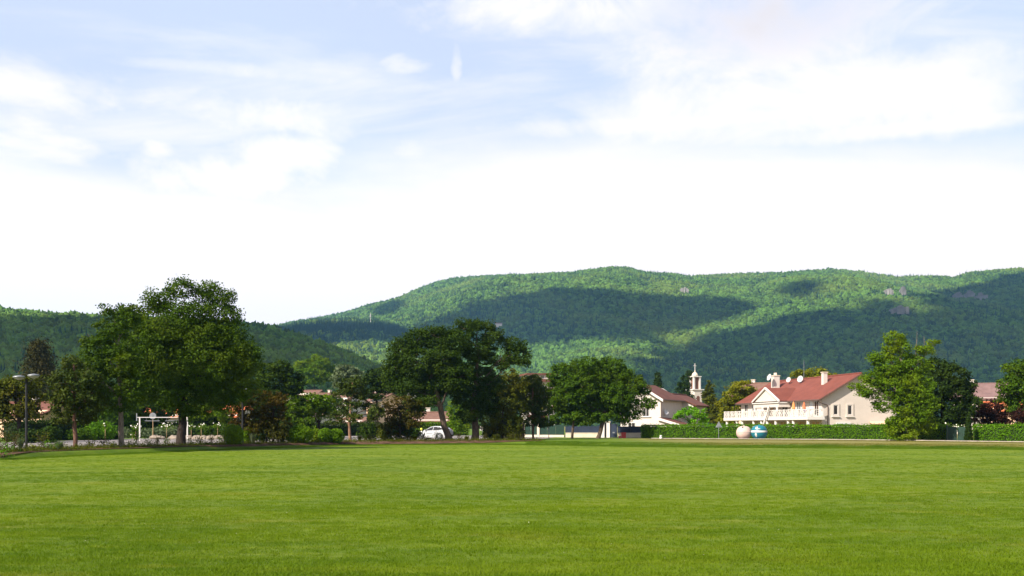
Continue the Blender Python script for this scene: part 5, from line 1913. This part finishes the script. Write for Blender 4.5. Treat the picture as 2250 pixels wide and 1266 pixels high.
# height barrier at the car park
Y = 100.0
r = empty('height_barrier', (X(307, Y), Y, G), R(3), 'white height barrier frame over the car park entrance', 'barrier')
W_ = X(410, Y) - X(307, Y)
MB().box(-.06, -.06, -.1, .06, .06, 2.32).build('post', 'trim_white', r)
MB().box(W_ - .06, -.06, -.1, W_ + .06, .06, 2.32).build('post', 'trim_white', r)
MB().box(-.3, -.04, 2.323, W_ + .15, .04, 2.39).build('crossbar', 'trim_white', r)
MB().box(-.33, -.05, 2.0, -.25, .05, 2.75).build('marker_plate', 'sign_back', r)
for a, b in ((.5, 1.95), (2.5, 3.4)):
    hb = MB().box(a, -.03, 1.98, b, .03, 2.04).build('hanging_bar', 'grey_metal', r)
    for x in (a + .15, b - .15):
        MB().tube([(x, 0, 2.043), (x, 0, 2.32)], .012, 5).build('chain', 'grey_metal', hb)


def road_sign(label, px, Y, pyt, kind, name='road_sign'):
    s = Y / F
    H = Z(pyt, Y) - G
    r = empty(name, (X(px, Y), Y, G), R(8), label, 'sign')
    if kind == 'round':
        MB().tube([(0, 0, -.1), (0, 0, H - .05)], .035, 8).build('post', 'tan_wood', r)
        d = MB()
        n = 24
        d.add([(.36 * math.cos(2 * math.pi * k / n), -.05, H - .36 + .36 * math.sin(2 * math.pi * k / n)) for k in range(n)] + [(.36 * math.cos(2 * math.pi * k / n), -.08, H - .36 + .36 * math.sin(2 * math.pi * k / n)) for k in range(n)],
              [tuple(range(n)), tuple(range(2 * n - 1, n - 1, -1))] + [(k, (k + 1) % n, n + (k + 1) % n, n + k) for k in range(n)])
        o = d.build('disc', 'sign_back', r)
        MB().box(-.05, -.10, H - .5, .05, -.083, H - .22).build('clamp', 'grey_metal', o)
    elif kind == 'triangle':
        MB().tube([(0, 0, -.1), (0, 0, H - .1)], .03, 8).build('post', 'grey_metal', r)
        o = MB().prism([(-.38, H - .66), (.38, H - .66), (0, H)], 1, -.07, -.045).build('plate', 'sign_back', r)
        MB().box(-.2, -.09, H - .56, .2, -.073, H - .50).build('clamp', 'grey_metal', o)
    else:
        MB().tube([(0, 0, -.1), (0, 0, H)], .03, 8).build('post', 'grey_metal', r)
        MB().box(-.3, -.07, H - .5, .3, -.035, H).build('plate', kind, r)
    return r


road_sign('back of a round road sign on a pale post behind the height barrier', 336, 112, 907, 'round')
road_sign('back of a triangular road sign before the long hedge, left of the pink bin', 1579, 110.5, 926, 'triangle')
road_sign('small white road sign between the oak trunk and the olive shrub', 1060, 118, 937, 'trim_white')
road_sign('small red and white sign beneath the olive shrub tree', 1074, 119, 936, 'red_paint')
o = bpy.data.objects['road_sign.003']
zt = Z(936, 119) - G
MB().box(-.22, -.083, zt - .32, .22, -.073, zt - .18).build('band', 'trim_white', o)

# red hydrant, kerb stone, yellow post
Y = 123.0
r = empty('hydrant', (X(1370, Y), Y, G), 0, 'red fire hydrant in the grass before the navy fence', 'hydrant')
MB().box(-.28, -.2, -.05, .28, .2, .62).build('cabinet', 'red_paint', r, bevel=.03)
MB().box(-.32, -.24, .623, .32, .24, .70).build('lid', 'red_paint', r, bevel=.02)
MB().tube([(-.45, 0, -.05), (-.45, 0, .25)], .12, 10).build('valve', 'red_paint', r)
Y = 111.5
r = empty('bollard', (X(1452, Y), Y, G), 0, 'short white stone bollard where the kerb begins', 'bollard')
MB().lathe([(.17, -.1), (.17, .18), (.13, .24), (.12, .36)], 0, 0, 12).build('shaft', 'trim_white', r)
MB().lathe([(.14, .363), (.14, .42), (.08, .47)], 0, 0, 12).build('cap', 'trim_white', r)
Y = 130.0
r = empty('marker_post', (X(926, Y), Y, G), 0, 'thin yellow marker post beyond the front of the car', 'post')
MB().tube([(0, 0, -.1), (0, 0, .95)], .07, 8).build('shaft', 'yellow', r)
MB().lathe([(.13, .953), (.15, 1.1), (.07, 1.35)], 0, 0, 10).build('cap', 'yellow', r)

# ------------------------------------------------------------------ round recycling bins
def igloo_bin(name, label, px, Y, diam, H, shell, band):
    c = Vector((X(px, Y), Y, G + .008))
    r = empty(name, c, 0, label, 'bin', 'recycling bins')
    Rr = diam / 2
    prof = [(Rr * .55, .02), (Rr * .60, .06)]
    for k in range(13):
        t = -1.05 + (2.35) * k / 12
        prof.append((Rr * max(.30, math.cos(t) ** .75 if math.cos(t) > 0 else .3), H * .5 + H * .47 * math.sin(t) / math.sin(1.3)))
    prof = [p for p in prof if p[1] > .0]
    prof.sort(key=lambda p: p[1])
    MB().lathe(prof, 0, 0, 32).build('shell', shell, r, smooth=True)
    MB().lathe([(Rr * .5, -.01), (Rr * .5, .05)], 0, 0, 16).build('foot', 'dark_metal', r)
    top = prof[-1][1]
    MB().lathe([(.14, top), (.14, top + .05), (.05, top + .08)], 0, 0, 12).build('lifting_cap', shell, r)

    def patch(nm, m, az, zc, w, h, oval=True, off=.012):
        """thin plate following the shell"""
        mb = MB()
        zs = np.array([p[1] for p in prof])
        rs = np.array([p[0] for p in prof])
        nu, nv = 12, 8
        grid = []
        for j in range(nv + 1):
            for i in range(nu + 1):
                a, b = 2 * i / nu - 1, 2 * j / nv - 1
                if oval:
                    a, b = a * math.sqrt(1 - b * b / 2), b * math.sqrt(1 - a * a / 2)
                z = zc + b * h / 2
                rr = float(np.interp(z, zs, rs)) + off
                t = az + a * w / 2 / Rr
                grid.append((rr * math.cos(t), rr * math.sin(t), z))
        fs = [(j * (nu + 1) + i, j * (nu + 1) + i + 1, (j + 1) * (nu + 1) + i + 1, (j + 1) * (nu + 1) + i) for j in range(nv) for i in range(nu)]
        mb.add(grid, fs)
        return mb.build(nm, m, r)
    az = -math.pi / 2
    if band:
        zs = np.array([p[1] for p in prof]); rs = np.array([p[0] for p in prof])
        bd = MB()
        zl = np.linspace(H * .50, H * .62, 4)
        n = 40
        vs = [((np.interp(z, zs, rs) + .008) * math.cos(2 * math.pi * k / n), (np.interp(z, zs, rs) + .008) * math.sin(2 * math.pi * k / n), z) for z in zl for k in range(n)]
        bd.add(vs, [(i * n + k, i * n + (k + 1) % n, (i + 1) * n + (k + 1) % n, (i + 1) * n + k) for i in range(3) for k in range(n)])
        bd.build('band', 'trim_white', r)
        patch('label_plate', 'trim_white', az - .62, H * .82, .30, .30, off=.016)
        patch('opening', 'black', az - .62, H * .85, .15, .15, off=.026)
        patch('label_plate', 'trim_white', az - .66, H * .32, .24, .46, off=.016)
        patch('label_plate', 'trim_white', az - .30, H * .74, .36, .05, False, .018)
        patch('seam', 'green_paint', az + .1, H * .69, 1.5, .02, False, .02)
        patch('lettering', 'teal', az - .66, H * .26, .10, .09, off=.024)
    else:
        patch('opening', 'black', az - .45, H * .90, .22, .16, off=.02)
        patch('seam', 'sign_back', az, H * .52, 1.9, .025, False, .008)
        patch('label_plate', 'sign_back', az + .95, H * .58, .42, .30, False, .014)
        patch('label_plate', 'sign_back', az + 1.0, H * .40, .42, .12, False, .014)
    return r


igloo_bin('recycling_bin', 'pale pink round recycling bin in front of the hedge', 1634.5, 110.2, 1.66, 1.50, 'pink_shell', False)
igloo_bin('recycling_bin', 'teal round recycling bin with a white band in front of the hedge', 1668, 109.4, 1.74, 1.60, 'teal', True)

# ------------------------------------------------------------------ white car
def car(px, Y, rz):
    c = Vector((X(px, Y), Y, G + .012))
    r = empty('parked_car', c, rz, 'white hatchback car parked behind the curved oak trunk', 'car')
    # stations along the car (front at -x): x, z bottom, z belt, z top, half width low, half width top
    st = [(-2.02, .36, .62, .64, .62, .55), (-1.95, .24, .70, .74, .76, .66), (-1.6, .20, .82, .88, .84, .74), (-1.05, .19, .92, .98, .86, .76), (-.75, .19, .95, 1.08, .86, .72), (-.2, .19, .96, 1.38, .86, .60),
          (.3, .19, .98, 1.46, .86, .58), (.9, .19, 1.00, 1.46, .86, .57), (1.45, .20, 1.03, 1.38, .85, .55), (1.75, .22, 1.04, 1.22, .83, .58), (1.98, .26, .98, 1.02, .78, .66), (2.05, .36, .74, .78, .70, .62)]
    mb = MB()
    k = 10
    for (x, zb_, zl, zt_, wl, wt) in st:
        mb.v += [(x, -wl * .92, zb_), (x, -wl, zb_ + (zl - zb_) * .45), (x, -wl * .975, zl), (x, -wt, zt_ - .05), (x, -wt * .8, zt_), (x, wt * .8, zt_), (x, wt, zt_ - .05), (x, wl * .975, zl), (x, wl, zb_ + (zl - zb_) * .45), (x, wl * .92, zb_)]
    for i in range(len(st) - 1):
        for j in range(k):
            mb.f.append((i * k + j, i * k + (j + 1) % k, (i + 1) * k + (j + 1) % k, (i + 1) * k + j))
    mb.f.append(tuple(range(k - 1, -1, -1)))
    mb.f.append(tuple(range((len(st) - 1) * k, len(st) * k)))
    body = mb.build('body', 'car_white', r, smooth=False)
    S = np.array(st)

    def side(x, t, s, off=.012):
        """point on the glass side at x, t from belt (0) to roof (1)"""
        zl, zt_, wl, wt = (np.interp(x, S[:, 0], S[:, i]) for i in (2, 3, 4, 5))
        return (x, s * (wl * .975 + (wt - wl * .975) * t + off), zl + (zt_ - .05 - zl) * t)
    for s in (-1, 1):
        for nm, poly in (('front_window', [(-.80, .05), (-.12, .93), (.28, .96), (.28, .02), (-.5, .02)]), ('rear_window', [(.34, .02), (.34, .96), (1.0, .94), (1.45, .62), (1.56, .22), (1.2, .04)])):
            w = MB()
            pts = [side(x, t, s) for x, t in poly]
            w.add(pts + [(p[0], p[1] - s * .03, p[2]) for p in pts], [tuple(range(len(poly))), tuple(range(2 * len(poly) - 1, len(poly) - 1, -1))] +
                  [(i, (i + 1) % len(poly), len(poly) + (i + 1) % len(poly), len(poly) + i) for i in range(len(poly))])
            w.build(nm, 'glass_dark', body)
        # doors: seam line and handle
        MB().box(-.55, s * .868 - .006, .62, .30, s * .868 + .006, .655).build('side_trim', 'dark_metal', body)
        MB().box(.12, s * .862 - .02, .86, .28, s * .862 + .02, .895).build('door_handle', 'car_white', body)
        MB().box(-.70, s * .97 - .09, .93, -.56, s * .97 + .07, 1.05).build('mirror', 'car_white', body, bevel=.02)
        t = MB()
        t.add([(1.66, s * .84, 1.05), (1.99, s * .775, .98), (2.0, s * .79, .66), (1.78, s * .862, .74), (1.62, s * .70, 1.25), (1.9, s * .62, 1.13)], [(0, 1, 2, 3), (0, 4, 5, 1)])
        t.build('tail_light', 'tail_red', body)
        h = MB()
        h.add([(-1.55, s * .850, .84), (-1.96, s * .755, .70), (-1.97, s * .765, .58), (-1.62, s * .858, .66)], [(0, 1, 2, 3)])
        h.build('headlight', 'lamp_glass', body)
        for x in (-1.28, 1.26):
            w = MB()
            n = 22
            ring = [(x + .335 * math.cos(2 * math.pi * i / n), .32 + .335 * math.sin(2 * math.pi * i / n)) for i in range(n)]
            y0, y1 = s * .66, s * .885
            w.add([(a, y0, b) for a, b in ring] + [(a, y1, b) for a, b in ring], [tuple(range(n)), tuple(range(2 * n - 1, n - 1, -1))] + [(i, (i + 1) % n, n + (i + 1) % n, n + i) for i in range(n)])
            wo = w.build('wheel', 'tyre', r)
            w = MB()
            for i in range(7):
                a = 2 * math.pi * i / 7
                w.tube([(x, s * .892, .32), (x + .2 * math.cos(a), s * .892, .32 + .2 * math.sin(a))], .035, 5)
            w.tube([(x + .215 * math.cos(t_), s * .889, .32 + .215 * math.sin(t_)) for t_ in np.linspace(0, 2 * math.pi, 16)], .02, 5)
            w.build('rim', 'grey_metal', wo)
            ar = MB()
            pts = [(x + .40 * math.cos(t_), s * .866, .32 + .40 * math.sin(t_)) for t_ in np.linspace(-.15, math.pi + .15, 14)]
            ar.tube(pts, .03, 5)
            ar.build('wheel_arch', 'dark_metal', body)
    # windscreens
    w = MB()
    w.add([(-.73, -.66, 1.05), (-.73, .66, 1.05), (-.24, .55, 1.385), (-.24, -.55, 1.385)], [(0, 1, 2, 3)])
    for i in range(4):
        w.v[i] = (w.v[i][0] - .02, w.v[i][1], w.v[i][2] + .025)
    w.build('windscreen', 'glass_dark', body)
    w = MB()
    w.add([(1.50, -.50, 1.375), (1.50, .50, 1.375), (1.92, .60, 1.09), (1.92, -.60, 1.09)], [(0, 1, 2, 3)])
    w.build('rear_windscreen', 'glass_dark', body)
    MB().box(1.99, -.6, .34, 2.09, .6, .52).build('bumper', 'dark_metal', body)
    MB().box(2.055, -.26, .60, 2.07, .26, .71).build('number_plate', 'trim_white', body)
    return r


car(955, 113.5, R(-30))

# ------------------------------------------------------------------ rose standards
def rose_standard(label, px, Y, pyt, seed, n=16, wpx=22):
    s = Y / F
    c = Vector((X(px, Y), Y, G))
    H = Z(pyt, Y) - G
    r_ = np.random.default_rng(seed)
    r = empty('rose_standard', c, 0, label, 'rose', 'white rose standards')
    trunk_mesh('stem', [([(0, 0, -.05), (.01, 0, H * .5), (0, 0, H * .85)], [.025, .02, .018], 6)] + [([(0, 0, H * .8), (math.cos(a) * .3, math.sin(a) * .3, H * .95)], [.012, .006], 4) for a in (0, 1.6, 3.1, 4.7)], 'tan_wood', r)
    W = wpx * s * .5
    cen = r_.normal(size=(170, 3)) * [W * .55, W * .5, .16] + [0, 0, H * .86]
    V, q = leaf_quads(cen, np.tile([0, 0, 1.0], (170, 1)), .13, r_)
    link('foliage', np_mesh('foliage', V, [q]), 'leaf_box', r)
    bm = bmesh.new()
    bmesh.ops.create_icosphere(bm, subdivisions=1, radius=1)
    v0 = np.array([v.co for v in bm.verts])
    f0 = np.array([[v.index for v in f.verts] for f in bm.faces])
    bm.free()
    for i in range(max(3, int(n * .6))):
        p = np.clip(r_.normal(size=3), -1.5, 1.5) * [W * .6, W * .5, .13] + [0, 0, H * .95]
        rad = r_.uniform(.045, .085)
        b = link('bloom', np_mesh('bloom', v0 * rad * (1 + .3 * (r_.random((len(v0), 1)) - .5)) + p, [f0]), 'petal', r)
    return r


rose_standard('white rose standard left of the leading barrier post', 298, 104, 934, 1, 16, 24)
rose_standard('fullest white rose standard, under the barrier crossbar', 366, 106, 933, 2, 22, 26)
rose_standard('white rose standard just right of the far barrier post', 420, 108, 934, 3, 12, 16)
rose_standard('sparse white rose standard above the pale boulders, nearer the barrier', 442, 110, 933, 4, 9, 24)
rose_standard('white rose standard above the pale boulders, nearer the ball bush', 478, 111, 931, 5, 12, 18)
rose_standard('small low white rose bush behind the slender pale trunk', 291, 104, 952, 6, 5, 12)
rose_standard('white rose cluster behind the lone pine trunk', 168, 100, 923, 7, 8, 14)
rose_standard('single white rose spray on the bright shrub before the dark hedge', 231, 103, 931, 8, 6, 10)
rose_standard('white rose cluster above the shaded hedge by the green gate', 2080, 106, 930, 9, 8, 14)
rose_standard('white rose clusters right above the green gate', 2102, 106, 935, 10, 12, 24)

# pale boulders edging the flower bed
for i, (px, w, lab) in enumerate(((414, 22, 'pale boulder nearest the far barrier post'), (432, 20, 'pale boulder second from the barrier'), (447, 18, 'pale flat boulder in the middle of the row'),
                                  (463, 22, 'pale rounded boulder right of the middle of the row'), (480, 18, 'pale boulder second from the ball bush'), (493, 14, 'small pale boulder nearest the ball bush'),
                                  (345, 30, 'long low pale boulder under the barrier'), (383, 24, 'pale boulder left of the tallest trunk'))):
    Y = 112.0
    s = Y / F
    bm = bmesh.new()
    bmesh.ops.create_icosphere(bm, subdivisions=3, radius=1)
    for v in bm.verts:
        d = v.co.normalized()
        k = 1 + .28 * mnoise.noise(d * 1.4 + Vector((i * 5, 0, 0))) + .1 * mnoise.noise(d * 4 + Vector((i * 5, 3, 0)))
        v.co = Vector((d.x * k * w * s * .55, d.y * k * .5, max(-.1, d.z * k * .36 + .1)))
    me = bpy.data.meshes.new('boulder')
    bm.to_mesh(me)
    bm.free()
    tag(link('boulder', me, 'rock', loc=(X(px, Y), Y, G + .01)), lab, 'boulder', 'pale boulders by the car park')

# dark twig poking up at the bottom of the picture
Y = 11.6
c = Vector((X(792, Y), Y, 0))
r = empty('twig', c, 0, 'small dark twig sticking out of the near lawn', 'twig')
MB().tube([(0, 0, -.03), (.004, 0, .05), (-.004, 0, .10)], [.009, .008, .004], 5).build('stalk', 'black', r)
MB().tube([(.003, 0, .045), (.03, .01, .075)], [.006, .002], 4).build('side_shoot', 'black', r)

# ------------------------------------------------------------------ grass of the lawn
GR = bpy.data.collections.new('grass_shapes')
for v in range(4):
    r_ = np.random.default_rng(60 + v)
    n = 26
    a = r_.uniform(0, 6.28, n)
    b0 = np.stack([r_.normal(size=n) * .06, r_.normal(size=n) * .06, np.full(n, -.01)], 1)
    h = r_.uniform(.018, .042, n)
    ln = r_.uniform(.005, .045, n)
    t1 = b0 + np.stack([np.cos(a) * ln, np.sin(a) * ln, h], 1)
    w = np.stack([-np.sin(a), np.cos(a), np.zeros(n)], 1) * .0045
    V = np.stack([b0 - w, b0 + w, t1], 1).reshape(-1, 3)
    me = np_mesh('grass_tuft', V, [np.arange(3 * n).reshape(-1, 3)])
    src_obj('grass_tuft_%d' % v, me, 'lawn_blade', GR)
r_ = np.random.default_rng(61)
P_ = []
for y0, y1 in ((8.5, 11), (11, 14), (14, 18), (18, 23), (23, 30), (30, 40), (40, 55), (55, 75), (75, 100)):
    ym = (y0 + y1) / 2
    n = int((y1 * y1 - y0 * y0) * .56 * min(170, 170 * (13 / ym) ** 1.9))
    y = np.sqrt(r_.uniform(y0 * y0, y1 * y1, n))
    x = r_.uniform(-.56, .56, n) * y
    P_.append(np.stack([x, y, np.zeros(n)], 1))
P_ = np.concatenate(P_)
P_ = P_[P_[:, 1] < edge(P_[:, 0]) - .3]
P_[:, 2] = .0
n = len(P_)
dd = .10 * (fbm(P_[:, 0] / 9 + 40, P_[:, 1] / 9, 3) - .5) * np.clip((edge(P_[:, 0]) - P_[:, 1]) / 12, 0, 1)
P_[:, 2] = dd
s_ = r_.uniform(.7, 1.3, n) * (.75 + .6 * fbm(P_[:, 0] / 1.3, P_[:, 1] / .7, 3))
g_ = instancer('grass', P_, r_.uniform(0, 6.28, n), np.stack([s_ * 1.2, s_ * 1.2, s_], 1), r_.integers(0, 4, n), GR)
tag(g_, 'short mown grass blades of the wide green lawn', 'grass')
# daisies, too small and many to count
n = 260
y = np.sqrt(r_.uniform(13.5 ** 2, 34 ** 2, n))
x = r_.uniform(-.55, .55, n) * y
keep = fbm(x / 4 + 3, y / 4, 3) > .47
x, y = x[keep], y[keep]
cen = np.stack([x, y, np.full(len(x), .055)], 1)
V, q = leaf_quads(cen, np.tile([0, -.3, 3.0], (len(x), 1)), .013, r_, 1.0, 1.0)
tag(link('daisies', np_mesh('daisies', V, [q]), 'petal'), 'tiny white daisies dotted over the near lawn', 'daisies', kind='stuff')
# longer grass on the bank
n = 26000
px = r_.uniform(-150, 2400, n)
Yb_ = np.empty(n)
xx = np.interp(px, [-150, 0, 600, 1100, 1400, 1800, 2400], [-28, -27.3, -19.4, -1, 10.8, 25.5, 44]) + r_.normal(size=n) * .4
yy = edge(xx) + r_.uniform(-.6, 1, n) * r_.uniform(0, 1, n) * np.where(xx < 1.5, 1.3, 5.0)
kx = r_.uniform(0, 1, 9000)
kpx = 1432 + kx * 900
kY = np.interp(kpx, [p for p, y in kp], [y for p, y in kp]) - .16 - np.abs(r_.normal(size=9000)) * .35
xx = np.concatenate([xx, (kpx - 1125) / F * kY])
yy = np.concatenate([yy, kY])
n = len(xx)
pt = np.stack([xx, yy, gz(xx, yy)], 1)
s_ = r_.uniform(1.6, 3.0, n) * np.where(np.arange(n) >= n - 9000, 1.25, 1)
GB = bpy.data.collections.new('bank_grass_shapes')
for o in list(GR.objects):
    me = o.data.copy()
    me.materials.clear()
    src_obj('bank_' + o.name, me, 'rough_blade', GB)
g_ = instancer('bank_grass', pt, r_.uniform(0, 6.28, n), np.stack([s_ * 1.2, s_ * 1.2, s_], 1), r_.integers(0, 4, n), GB)
tag(g_, 'longer rough grass along the low bank at the lawn edge', 'grass')
